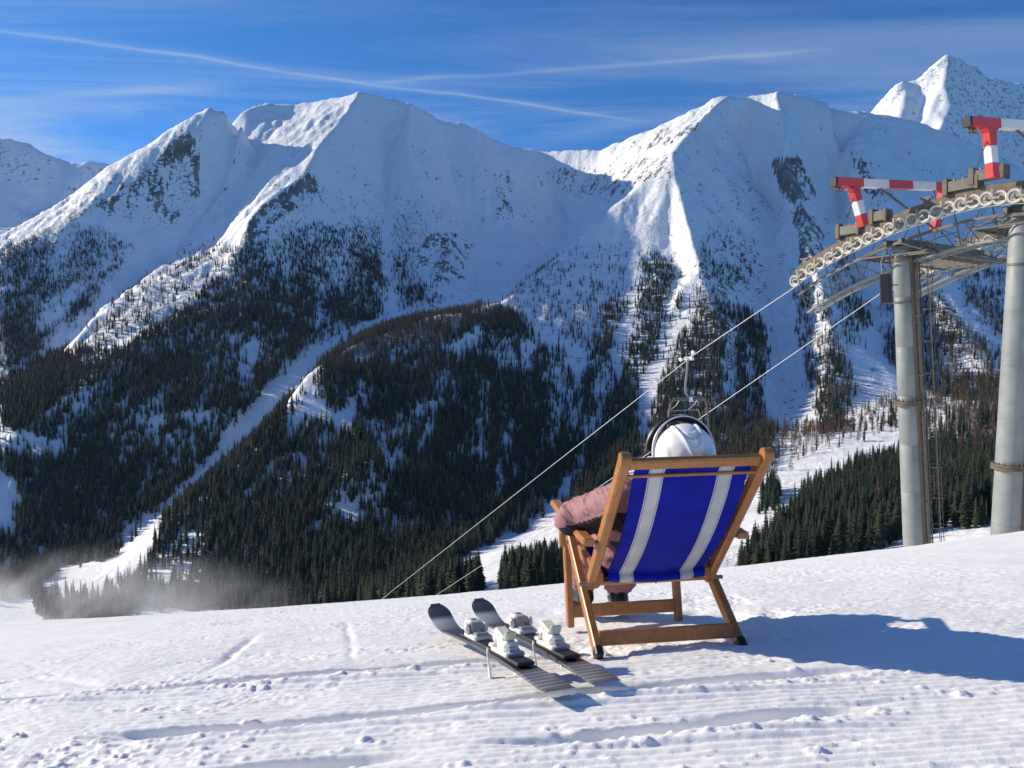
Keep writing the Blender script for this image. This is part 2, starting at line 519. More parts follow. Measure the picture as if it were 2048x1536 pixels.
sl_ = terr_attr(SLOPE); cv_ = terr_attr(CURV)
ROCKS = [  # (outline in photo pixels, amount): where the snow has blown off the cliffs
 ([(285,330),(330,290),(385,262),(405,330),(385,430),(330,455),(250,440),(185,412),(255,372)], .72),
 ([(470,500),(500,440),(560,390),(620,345),(650,375),(570,430),(520,470)], .9),
 ([(190,410),(260,375),(235,350),(120,420),(60,470),(110,470)], .8),
 ([(845,470),(900,462),(945,480),(935,560),(865,565),(835,520)], 1.0),
 ([(985,350),(1020,340),(1030,440),(1000,450)], .6),
 ([(1080,335),(1180,335),(1260,325),(1340,300),(1330,335),(1240,385),(1150,392),(1108,372)], .75),
 ([(1260,290),(1340,255),(1430,205),(1390,265),(1300,305)], .75),
 ([(1545,320),(1600,310),(1630,385),(1590,410),(1560,380)], 1.0),
 ([(1600,405),(1640,440),(1660,520),(1600,540),(1590,460)], .8),
 ([(1430,470),(1520,480),(1540,560),(1450,600),(1400,540)], .75),
 ([(1700,300),(1760,330),(1800,400),(1740,420)], .6),
 ([(1380,600),(1440,600),(1500,680),(1460,760),(1400,720)], .8),
 ([(800,560),(900,590),(860,620),(790,610)], .6),
 ([(1860,330),(1990,360),(2048,420),(2048,470),(1900,420)], .5),
 ([(1830,560),(1900,600),(1960,700),(1900,720),(1800,640)], .5),
]


def inside(poly, x, y):
    r = np.zeros(x.shape, bool)
    n = len(poly)
    for i in range(n):
        (x0, y0), (x1, y1) = poly[i], poly[(i + 1) % n]
        c = ((y0 > y) != (y1 > y))
        r ^= c & (x < (x1 - x0) * (y - y0) / (y1 - y0 + 1e-12) + x0)
    return r


wx = fbm(FX / 70.0, FY / 70.0, 3, 311) * 16
PX, PY = project(FX, FY, FZ)
area = np.zeros_like(FZ)
for poly, amt in ROCKS:
    area = np.maximum(area, inside(poly, PX + wx, PY + wx * 0.7) * amt * 0.62)
rockn = 0.45 * fbm(FX / 34.0, FY / 34.0, 5, 77, 0.62) + 0.75 * fbm(FX / 13.0, FY / 17.0, 4, 79, 0.65, True) + 0.1
speck = sstep(fbm(FX / 17.0, FY / 17.0, 4, 91, 0.6) + np.clip(cv_ / 4, -0.4, 0.5) * 0.6 + 0.5 * fbm(FX / 140.0, FY / 140.0, 3, 95), 0.20, 0.62) * sstep(FZ, 0, 120) * (1 - 0.5 * sstep(FZ, 650, 850))
rock = np.clip(0.42 * speck + area * (0.12 + 0.95 * rockn + np.clip(cv_ / 5, -0.3, 0.5) * 0.5 + (sl_ - 0.9) * 0.3) , 0, 1)


def snow_rock_material(name, scale=1.0, rock_amt=1.0):
    m, k, b = pmat(name, (0.8, 0.82, 0.85), 0.55, spec=0.25)
    at_ = k.n('ShaderNodeAttribute', attribute_name='rock')
    geo = k.n('ShaderNodeNewGeometry')
    n1 = k.n('ShaderNodeTexNoise', ins={'Vector': geo.outputs['Position'], 'Scale': 0.09 * scale, 'Detail': 6.0, 'Roughness': 0.65})
    n2 = k.n('ShaderNodeTexNoise', ins={'Vector': geo.outputs['Position'], 'Scale': 0.022 * scale, 'Detail': 4.0})
    f = k.math('ADD', at_.outputs['Fac'], k.math('MULTIPLY', k.math('SUBTRACT', n1.outputs[0], 0.5), 2.1))
    f = k.math('MULTIPLY', k.smooth(f, 0.38, 0.62), rock_amt)
    rc = k.ramp(n2.outputs[0], [(0.3, (0.075, 0.068, 0.062, 1)), (0.5, (0.16, 0.142, 0.125, 1)), (0.72, (0.30, 0.27, 0.24, 1))])
    sc = k.ramp(n2.outputs[0], [(0.3, (0.82, 0.83, 0.85, 1)), (0.7, (0.88, 0.89, 0.90, 1))])
    k.link(k.mix(f, sc, rc), b.inputs['Base Color'])
    n3 = k.n('ShaderNodeTexNoise', ins={'Vector': geo.outputs['Position'], 'Scale': 0.028 * scale, 'Detail': 8.0, 'Roughness': 0.62, 'Distortion': 0.8})
    hh = k.math('ADD', k.math('MULTIPLY', n1.outputs[0], 0.5), k.math('MULTIPLY', n3.outputs[0], 1.6))
    bm_ = k.n('ShaderNodeBump', ins={'Strength': 0.55, 'Distance': 7.0, 'Height': hh})
    k.link(bm_.outputs[0], b.inputs['Normal'])
    return m


MAT_MOUNTAIN = snow_rock_material('mountain_snow_and_rock')
terr = new_obj('mountain_terrain', grid_mesh('mountain_terrain', FX, FY, FZ, {'rock': rock}), mats=[MAT_MOUNTAIN])
tag(terr, 'snow covered alpine valley and two ridged mountains with rocky spurs', kind='structure')

# the rocky peak far behind on the right and the range behind on the left
FAR = [
 [(1640,300,4700),(1700,262,4750),(1730,232,4750),(1760,195,4700),(1790,156,4650),(1812,152,4650),(1832,150,4650),(1858,125,4620),(1880,106,4600),(1902,97,4600),(1918,103,4600),(1945,118,4620),(1960,122,4620),(1985,140,4650),(2020,150,4680),(2060,162,4700),(2200,215,4800),(2500,330,4900)],
 [(1902,97,4600),(1890,150,4480),(1905,200,4380),(1880,250,4260),(1860,300,4120)],
 [(1832,150,4650),(1815,200,4520),(1790,250,4380),(1760,300,4200)],
 [(1858,125,4620),(1850,190,4540),(1835,240,4450),(1820,300,4300)],
 [(1985,140,4650),(1975,210,4560),(1960,270,4420),(1955,330,4300)],
 [(1960,122,4620),(1930,170,4520),(1935,230,4420),(1925,290,4280)],
 [(2060,162,4700),(2040,240,4560),(2060,320,4380),(2080,400,4200)],
 [(-700,330,3900),(-400,300,3900),(-150,285,3900),(-40,272,3900),(0,267,3900),(32,277,3900),(60,296,3900),(100,316,3920),(135,319,3950),(158,313,3950),(180,318,3950),(215,321,3980),(260,345,4000),(330,360,4000),(700,380,4100)],
 [(0,267,3900),(20,360,3760),(60,440,3600),(90,520,3400)],
 [(100,316,3920),(90,390,3800),(60,470,3640)],
 [(158,313,3950),(130,370,3820),(110,450,3660)],
 [(215,321,3980),(180,380,3850),(160,460,3700)],
]
FOUT = [(-4200,3300,-100),(-4200,4400,600),(-4200,5600,300),(4200,5600,600),(4200,4400,800),(4200,3300,200),(0,3300,200),(0,4300,800),(0,5600,300),(-1200,3300,150),(1400,3300,250),(2500,3500,300),(-1500,5000,600),(2600,5300,900)]
FDX = 12.0
HF, fgx, fgy, fld = tri_dem(FAR, FOUT, -4200.0, 4200.0, 3300.0, 5600.0, FDX)
nl = np.exp(-fld / 90.0)
HF = blur(HF, 5) * (1 - nl) + blur(HF, 1) * nl
HF = HF + (1 - 0.6 * np.exp(-fld / 50.0)) * (fbm(fgx / 260.0, fgy / 260.0, 5, 131, 0.6, True) * 42 + fbm(fgx / 90.0, fgy / 90.0, 4, 151, 0.6) * 16)
HF = erode(HF, FDX, np.ones_like(HF), batches=12, n=9000, seed=8)
gy_, gx_ = np.gradient(HF, FDX)
frock = sstep(np.hypot(gx_, gy_) + fbm(fgx / 120.0, fgy / 120.0, 5, 177, 0.6) * 0.5 + np.clip((HF - blur(HF, 3)) / 12, -.3, .5) * .3, 1.2, 2.0) * 0.36
FARMAT = snow_rock_material('far_snow_and_rock', 0.5, 0.8)
fo_ = new_obj('far_mountains', grid_mesh('far_mountains', fgx, fgy, HF, {'rock': frock}), mats=[FARMAT])
tag(fo_, 'distant snowy rock peak and range behind the two mountains', kind='structure')

# ---------------------------------------------------------------- near piste: groomed snow with ruts and crumbs
def zsmooth(x, y):
    x = np.asarray(x, float); y = np.asarray(y, float)
    z = -1.158 - 0.18 * (y - 3.0) + 0.079 * x
    t = np.maximum(y - 4.0, 0)
    z = z - 0.03 * np.minimum(t, 8.0) ** 2 / 2 - 0.24 * np.maximum(t - 8.0, 0)
    w = sstep(y, 4.0, 7.0)
    return z + w * (-0.045 + 0.0105 * np.clip(x, -9, 9) + 0.0045 * np.clip(x, -7, 7) ** 2)


def steps_axis(lo, hi, fine_lo, fine_hi, d0, grow):
    a = list(np.arange(fine_lo, fine_hi, d0))
    d = d0
    while a[-1] < hi:
        d *= grow; a.append(a[-1] + d)
    d = d0; b = [a[0]]
    while b[-1] > lo:
        d *= grow; b.append(b[-1] - d)
    return np.array(b[:0:-1] + a)


def build_snow():
    rng = np.random.default_rng(5)
    xs = steps_axis(-40, 40, -2.3, 2.5, 0.0072, 1.035)
    ys = [0.5]
    while ys[-1] < 1.3:
        ys.append(ys[-1] + 0.02)
    while ys[-1] < 75:
        y = ys[-1]
        ys.append(y + max(0.0052, 0.0052 * (y / 2.2) ** 1.25) if y < 12 else y + 0.05 * (y / 12) ** 2.2)
    ys = np.array(ys)
    gx, gy = np.meshgrid(xs, ys)
    z = np.zeros_like(gx)
    near = 1 - sstep(gy, 9, 14)
    # slow bumps
    z += near * (0.016 * fbm(gx / 1.3, gy / 0.8, 3, 201) + 0.005 * fbm(gx / 0.22, gy / 0.13, 3, 211))
    crumb = sstep(fbm(gx / 0.75 + 3, gy / 0.32, 4, 221), 0.02, 0.42)
    far_rough = sstep(gy, 4.0, 5.2)
    crumb = np.clip(crumb + far_rough * 0.25, 0, 1)
    # corduroy along x
    ph = (gy + 0.018 * gx + 0.012 * fbm(gx / 0.9, gy / 0.9, 2, 231)) / 0.042
    cord = 0.5 + 0.5 * np.cos(2 * math.pi * ph)
    cord = cord ** 0.7
    lab = 0.55 + 0.45 * sstep(fbm(gx / 1.1, gy / 0.6, 3, 241), -0.3, 0.3)
    z += near * 0.0105 * cord * lab * (1 - 0.8 * crumb) * (1 - 0.45 * sstep(gy, 3.6, 5.5))
    rough = fbm(gx / 0.05, gy / 0.035, 4, 251, 0.6)
    z += near * (0.0034 + 0.0100 * crumb) * rough
    # ruts: a wall on the far side, a loose lip on the near side
    lumps = []
    def rut(y0, xa, xb, depth, slant, wid, nl):
        yc = y0 + slant * gx + 0.022 * fbm(gx / 0.6, gx * 0 + y0, 3, int(y0 * 100))
        along = sstep(gx, xa - 0.25, xa + 0.25) * (1 - sstep(gx, xb - 0.35, xb + 0.35))
        along = along * (0.68 + 0.32 * sstep(fbm(gx / 0.8, gx * 0 + y0 * 3, 2, 9), -0.35, 0.2))
        d = gy - yc
        prof = -depth * np.where(d > 0, 1 - sstep(d, 0.0, wid * 0.45), 1 - sstep(-d, 0.0, wid * 1.5))
        prof = prof + depth * 0.30 * np.exp(-((d + wid * 1.9) / (wid * 0.6)) ** 2)
        nonlocal z
        z += along * prof
        for _ in range(nl):
            x = rng.uniform(xa, xb)
            lumps.append((x, y0 + slant * x - wid * (0.4 + 1.7 * rng.random() ** 0.8) , min(0.024, 0.0048 * math.exp(abs(rng.normal(0, 0.6))))))
    rut(3.02, -2.6, 0.05, 0.075, 0.02, 0.085, 750)
    rut(2.39, -1.1, 0.95, 0.075, 0.045, 0.08, 380)
    rut(1.93, -1.6, -0.35, 0.05, 0.03, 0.08, 420)
    rut(1.95, 0.10, 0.82, 0.055, 0.10, 0.07, 330)
    # crumbs: clusters and a thin scatter
    for (cx, cy, sx, sy, n, r0) in ((0.78, 2.36, 0.12, 0.035, 130, 0.013), (0.98, 2.34, 0.16, 0.03, 90, 0.010), (0.55, 1.97, 0.20, 0.05, 170, 0.011),
                                    (-0.85, 2.05, 0.30, 0.06, 200, 0.010), (-1.25, 2.15, 0.3, 0.10, 160, 0.010), (-0.95, 2.80, 0.05, 0.02, 12, 0.03),
                                    (1.25, 2.08, 0.2, 0.06, 120, 0.008), (0.55, 2.98, 0.30, 0.03, 160, 0.009), (0.95, 2.98, 0.08, 0.04, 60, 0.010), (0.25, 2.93, 0.07, 0.04, 50, 0.010),
                                    (-0.2, 1.72, 0.5, 0.06, 260, 0.009), (-0.75, 1.70, 0.3, 0.06, 260, 0.011)):
        for _ in range(n):
            lumps.append((rng.normal(cx, sx), rng.normal(cy, sy), min(0.026, r0 * 0.5 * math.exp(abs(rng.normal(0, 0.6))))))
    for _ in range(1500):
        y = rng.uniform(1.5, 4.4)
        lumps.append((rng.uniform(-0.75, 0.75) * y, y, 0.003 * math.exp(abs(rng.normal(0, 0.5)))))
    for _ in range(2200):
        y = 3.9 + 4.6 * rng.random() ** 1.3
        lumps.append((rng.uniform(-0.75, 0.75) * y, y, 0.0045 * math.exp(abs(rng.normal(0, 0.5)))))
    # two ski marks and a few dents
    for (xa, ya, xb, yb, w_, dep) in ((-1.28, 3.15, -1.42, 4.3, 0.03, 0.016), (-1.62, 3.08, -2.3, 3.55, 0.04, 0.02), (-0.65, 3.12, -1.0, 4.6, 0.02, 0.008)):
        L = math.hypot(xb - xa, yb - ya); ux, uy = (xb - xa) / L, (yb - ya) / L
        s = (gx - xa) * ux + (gy - ya) * uy; d = (gx - xa) * -uy + (gy - ya) * ux
        z -= 0.7 * dep * np.exp(-((d + 0.02 * fbm(gx / 0.3, gy / 0.3, 2, 61)) / w_) ** 2) * sstep(s, 0, 0.25) * (1 - sstep(s, L - 0.35, L)) * (0.5 + 0.5 * sstep(fbm(gx / 0.35, gy / 0.35, 2, 63), -0.4, 0.2))
    # boot-trodden snow round the chair
    for _ in range(46):
        a = rng.uniform(0, 2 * math.pi); r = rng.uniform(0.35, 0.9)
        bx, by = 0.62 + r * math.cos(a), 3.55 + r * math.sin(a) * 0.9
        z -= 0.012 * np.exp(-((gx - bx) / 0.06) ** 2 - ((gy - by) / 0.11) ** 2) * near
    base = zsmooth(gx, gy)
    lum = np.zeros_like(z)
    for (x, y, r) in lumps:
        i0, i1 = np.searchsorted(xs, (x - r * 1.4, x + r * 1.4)); j0, j1 = np.searchsorted(ys, (y - r * 1.4, y + r * 1.4))
        if i1 - i0 < 1 or j1 - j0 < 1:
            continue
        dx = xs[i0:i1][None, :] - x; dy = ys[j0:j1][:, None] - y
        ang = rng.uniform(0.7, 1.3)
        q = 1 - (dx * dx * ang + dy * dy / ang) / (r * r)
        h = 0.42 * r * np.maximum(q, 0) ** 0.7
        lum[j0:j1, i0:i1] = np.maximum(lum[j0:j1, i0:i1], h)
    z += lum * np.clip(0.75 + 1.15 * fbm(gx / 0.016, gy / 0.013, 3, 71, 0.6), 0.05, 1.6)
    z += near * 0.0018 * gnoise(gx / 0.013, gy / 0.013, 77) * (0.3 + crumb)
    me = grid_mesh('ski_slope', gx, gy, base + z)
    m, k, b = pmat('piste_snow', (0.86, 0.87, 0.885), 0.5, spec=0.35)
    geo = k.n('ShaderNodeNewGeometry')
    n1 = k.n('ShaderNodeTexNoise', ins={'Vector': geo.outputs['Position'], 'Scale': 170.0, 'Detail': 3.0, 'Roughness': 0.7})
    n2 = k.n('ShaderNodeTexNoise', ins={'Vector': geo.outputs['Position'], 'Scale': 2.2, 'Detail': 5.0})
    k.link(k.ramp(n2.outputs[0], [(0.3, (0.86, 0.855, 0.845, 1)), (0.7, (0.91, 0.90, 0.885, 1))]), b.inputs['Base Color'])
    bmp = k.n('ShaderNodeBump', ins={'Strength': 0.35, 'Distance': 0.004, 'Height': n1.outputs[0]})
    k.link(bmp.outputs[0], b.inputs['Normal'])
    b.inputs['Subsurface Weight'].default_value = 0.0
    o = new_obj('ski_slope', me, mats=[m])
    return tag(o, 'groomed piste of bright snow with corduroy lines and crumbs', kind='structure')
build_snow()


def on_snow(px, py, h=0.0):
    """point h above the smooth piste seen at a photo pixel"""
    d = pix_dir(px, py)
    lo, hi = 1.0, 9.0
    for y in np.arange(1.2, 9.0, 0.002):
        if d[2] * y < float(zsmooth(d[0] * y, y)) + h:
            return Vector((d[0] * y, y, d[2] * y))
    return Vector((d[0] * 6, 6, d[2] * 6))

# ---------------------------------------------------------------- forest
def foliage_mat(name, dark, light, rough=0.8):
    m, k, b = pmat(name, dark, rough, spec=0.15)
    oi = k.n('ShaderNodeObjectInfo')
    geo = k.n('ShaderNodeNewGeometry')
    n1 = k.n('ShaderNodeTexNoise', ins={'Vector': geo.outputs['Position'], 'Scale': 0.55, 'Detail': 3.0})
    f = k.math('MULTIPLY_ADD', oi.outputs['Random'], 0.55, k.math('MULTIPLY_ADD', n1.outputs[0], 1.2, -0.4), clamp=True)
    k.link(k.mix(f, (*dark, 1), (*light, 1)), b.inputs['Base Color'])
    return m


MAT_SPRUCE = foliage_mat('spruce_needles', (0.012, 0.021, 0.015), (0.058, 0.075, 0.040))
MAT_LARCH = foliage_mat('bare_larch_twigs', (0.095, 0.060, 0.042), (0.24, 0.155, 0.10))
MAT_BARK = foliage_mat('conifer_bark', (0.06, 0.045, 0.035), (0.12, 0.09, 0.07))


def faces_mesh(name, verts, faces, mats=(), midx=None):
    me = bpy.data.meshes.new(name)
    me.from_pydata([tuple(v) for v in verts], [], faces)
    for m in mats:
        me.materials.append(m)
    if midx is not None:
        me.polygons.foreach_set('material_index', midx)
    me.update()
    return me


def cone(verts, faces, r0, r1, z0, z1, n=6):
    b = len(verts)
    for z_, r in ((z0, r0), (z1, r1)):
        for i in range(n):
            a = 2 * math.pi * i / n
            verts.append((r * math.cos(a), r * math.sin(a), z_))
    for i in range(n):
        j = (i + 1) % n
        faces.append((b + i, b + j, b + n + j, b + n + i))


def spruce_crown(seed, layers, per, R=0.15):
    rd = random.Random(seed)
    v, f = [], []
    cone(v, f, R * 0.36, 0.004, 0.10, 0.97, 6)
    for i in range(layers):
        t = (i + 0.5 * rd.random()) / layers
        h = 0.07 + 0.92 * t ** 0.92
        r = R * ((1 - t) ** 0.85 + 0.035) * rd.uniform(0.82, 1.18)
        if t < 0.12:
            r *= 0.72
        a0 = rd.random() * 6.28
        for k_ in range(per):
            a = a0 + 6.283 * (k_ + rd.uniform(-0.35, 0.35)) / per
            rr = r * rd.uniform(0.62, 1.2)
            dr = rr * rd.uniform(0.25, 0.6)
            w = rr * rd.uniform(0.28, 0.46)
            ca, sa = math.cos(a), math.sin(a)
            b = len(v)
            v += [(0.1 * rr * ca, 0.1 * rr * sa, h + 0.012),
                  (0.62 * rr * ca - w * sa, 0.62 * rr * sa + w * ca, h - dr * 0.75),
                  (rr * ca, rr * sa, h - dr * 0.8),
                  (0.62 * rr * ca + w * sa, 0.62 * rr * sa - w * ca, h - dr * 0.75)]
            f += [(b, b + 1, b + 2), (b, b + 2, b + 3)]
    return v, f


def larch_crown(seed, layers, per, R=0.14):
    rd = random.Random(seed)
    v, f = [], []
    for i in range(layers):
        t = (i + rd.random()) / layers
        h = 0.16 + 0.82 * t
        r = R * (1 - t * 0.93) ** 0.7 * rd.uniform(0.6, 1.2)
        for k_ in range(per):
            a = rd.random() * 6.283
            rr = r * rd.uniform(0.55, 1.15); up = rr * rd.uniform(-0.25, 0.35)
            ca, sa = math.cos(a), math.sin(a); w = 0.0085
            b = len(v)
            v += [(0, 0, h), (rr * ca, rr * sa, h + up), (rr * 0.62 * ca - w * sa, rr * 0.62 * sa + w * ca, h + up * 0.4 - 0.018)]
            v += [(rr * 0.55 * ca, rr * 0.55 * sa, h + up * 0.5), (rr * 0.9 * ca + 0.02 * sa, rr * 0.9 * sa - 0.02 * ca, h + up * 0.5 - 0.045), (rr * 0.75 * ca - w * sa, rr * 0.75 * sa + w * ca, h + up * 0.7)]
            f += [(b, b + 1, b + 2), (b + 3, b + 4, b + 5)]
    return v, f


def trunk_shape(r, top):
    v, f = [], []
    cone(v, f, r, r * 0.2, -0.03, top, 6)
    return v, f


def merged_tree(name, crown, trunk, mc):
    cv, cf = crown
    tv, tf = trunk
    n = len(cv)
    return faces_mesh(name, cv + tv, cf + [tuple(i + n for i in q) for q in tf], (mc, MAT_BARK), [0] * len(cf) + [1] * len(tf))


FOREST = [  # outline in photo pixels, density, share of bare larches
 ([(0,492),(60,482),(125,452),(200,462),(262,482),(245,520),(205,565),(180,620),(112,655),(62,722),(0,742)], 1.0, .60),
 ([(330,540),(420,480),(475,500),(400,565),(330,640),(165,705),(195,625)], .20, .6),
 ([(490,500),(420,560),(400,600),(330,660),(420,640),(500,560)], .55, .5),
 ([(400,600),(490,490),(560,475),(620,450),(700,450),(760,445),(772,560),(760,630),(700,655),(620,690),(565,735),(480,830),(432,880),(430,945),(330,1015),(230,1112),(150,1140),(30,1070),(40,965),(0,945),(0,770),(100,712),(180,705),(250,700),(330,650)], .95, .30),
 ([(560,400),(700,380),(760,440),(620,460),(520,480)], .10, .0),
 ([(776,425),(830,430),(822,560),(860,602),(802,592)], .65, .2),
 ([(760,330),(890,420),(840,500),(780,430)], .10, .0),
 ([(830,565),(900,592),(862,622),(792,612)], .35, .5),
 ([(660,700),(700,672),(760,652),(860,637),(940,622),(1000,615),(1050,642),(1072,702),(1122,702),(1150,780),(1130,850),(1090,960),(1000,1075),(960,1092),(905,1132),(742,1205),(500,1225),(230,1215),(300,1110),(352,1022),(402,962),(505,885),(560,825),(622,772)], .88, .32),
 ([(680,690),(860,640),(1000,615),(990,655),(860,680),(740,720),(650,770)], .85, .85),
 ([(1000,612),(1080,545),(1160,495),(1240,482),(1262,600),(1180,705),(1062,645)], .13, .5),
 ([(1010,615),(1080,550),(1120,520),(1130,535),(1060,600)], .35, .8),
 ([(1212,600),(1250,600),(1242,680),(1222,762),(1182,842),(1152,932),(1100,1002),(1042,1062),(1022,1072),(1100,902),(1162,782)], .62, .3),
 ([(1292,500),(1332,520),(1368,600),(1302,722),(1262,762),(1282,902),(1172,1002),(1122,1062),(1200,842),(1262,702)], .72, .25),
 ([(1392,560),(1442,600),(1502,622),(1532,662),(1522,802),(1542,902),(1530,945),(1302,1020),(1282,942),(1302,842),(1342,722),(1382,642)], .72, .45),
 ([(1592,560),(1652,600),(1672,682),(1702,762),(1692,852),(1642,872),(1622,782),(1602,682)], .55, .55),
 ([(1762,600),(1852,562),(1902,642),(1992,702),(2060,762),(2060,830),(1852,782),(1782,722)], .55, .6),
 ([(1902,522),(2060,560),(2060,702),(1962,642)], .40, .5),
 ([(1402,440),(1482,462),(1502,562),(1442,582),(1402,522)], .25, .4),
 ([(1682,470),(1742,642),(1702,702),(1662,602)], .35, .5),
 ([(1540,860),(1680,830),(1800,800),(1990,770),(2060,800),(2060,826),(1920,842),(1800,864),(1660,902),(1540,945)], .10, .8),
 ([(1862,842),(2060,822),(2060,932),(1902,922),(1822,862)], .30, .6),
 ([(1790,905),(1830,890),(2060,910),(2100,1080),(1870,1080)], .75, .15),
 ([(1470,1175),(1500,1135),(1530,1100),(1602,1040),(1640,1010),(1762,955),(1802,950),(1870,970),(1880,1120),(1480,1190)], 1.0, .05),
 ([(1600,1020),(1620,990),(1700,945),(1790,925),(1795,960),(1700,990)], .9, .05),
 ([(1000,1215),(1004,1178),(1060,1160),(1130,1142),(1135,1190)], 1.3, .0),
 ([(762,1215),(862,1190),(950,1165),(960,1190),(872,1206)], 1.2, .0),
 ([(1530,985),(1552,975),(1558,1020),(1526,1030)], 1.2, .0),
 ([(-20,1070),(30,1075),(120,1130),(75,1190),(-20,1210)], .6, .3),
 ([(60,1215),(180,1180),(260,1150),(330,1190),(250,1240),(100,1250)], .6, .2),
]
CLEAR = [  # bare strips and sunny clearings inside the outlines: outline, what is left of the trees
 ([(560,868),(585,825),(625,795),(660,815),(640,850)], .03), ([(640,850),(660,815),(720,838),(690,872)], .15),
 ([(588,1092),(600,1062),(680,1012),(742,985),(765,992),(702,1034),(642,1075)], .10),
 ([(880,700),(950,655),(975,668),(930,720)], .15), ([(985,705),(1062,720),(1070,750),(1000,748)], .22),
 ([(720,868),(800,822),(850,790),(870,820),(800,880)], .38), ([(700,760),(770,730),(800,780),(720,810)], .6),
 ([(500,640),(525,640),(520,720),(500,800),(470,800)], .25), ([(760,300),(790,300),(785,560),(762,560)], .0),
 ([(270,836),(430,822),(435,842),(280,858)], .15), ([(0,850),(40,862),(120,880),(150,905),(110,925),(0,905)], .12), ([(0,960),(34,965),(28,1060),(0,1060)], .05),
 ([(160,560),(185,560),(130,640),(60,690),(95,600)], .15), ([(110,470),(150,455),(140,520),(105,540)], .3),
 ([(380,700),(460,640),(470,660),(400,740)], .7), ([(660,560),(690,480),(700,480),(690,600)], .3), ([(560,570),(570,500),(580,500),(585,590)], .35),
 ([(740,1010),(860,1060),(880,1085),(760,1060)], .5),
 ([(880,740),(902,740),(862,900),(838,900)], .25), ([(958,760),(985,760),(977,930),(950,930)], .25), ([(1010,840),(1036,840),(1006,1000),(984,1000)], .3),
 ([(700,800),(722,800),(652,940),(628,940)], .3), ([(790,900),(816,900),(770,1000),(744,1000)], .35), ([(560,905),(582,908),(502,1010),(478,1000)], .35),
 ([(1340,560),(1362,560),(1330,700),(1308,700)], .2), ([(1450,640),(1477,640),(1470,800),(1443,800)], .25), ([(1500,700),(1517,700),(1500,900),(1480,900)], .3),
 ([(1240,640),(1264,640),(1200,800),(1178,800)], .12), ([(330,760),(352,760),(300,900),(278,900)], .4), ([(420,720),(442,720),(400,860),(378,860)], .35), ([(640,560),(662,560),(640,660),(618,660)], .3),
 ([(1620,600),(1640,600),(1650,760),(1630,760)], .3),
 ([(1100,700),(1130,690),(1140,800),(1085,960),(1060,985),(1095,840)], .35),
 ([(120,1130),(240,1120),(300,1150),(200,1200),(80,1180)], .05),
 ([(1030,590),(940,622),(760,655),(690,690),(640,735),(560,800),(480,890),(400,985),(230,1110),(200,1105),(380,955),(470,860),(560,760),(640,690),(760,632),(940,595)], .10),
]


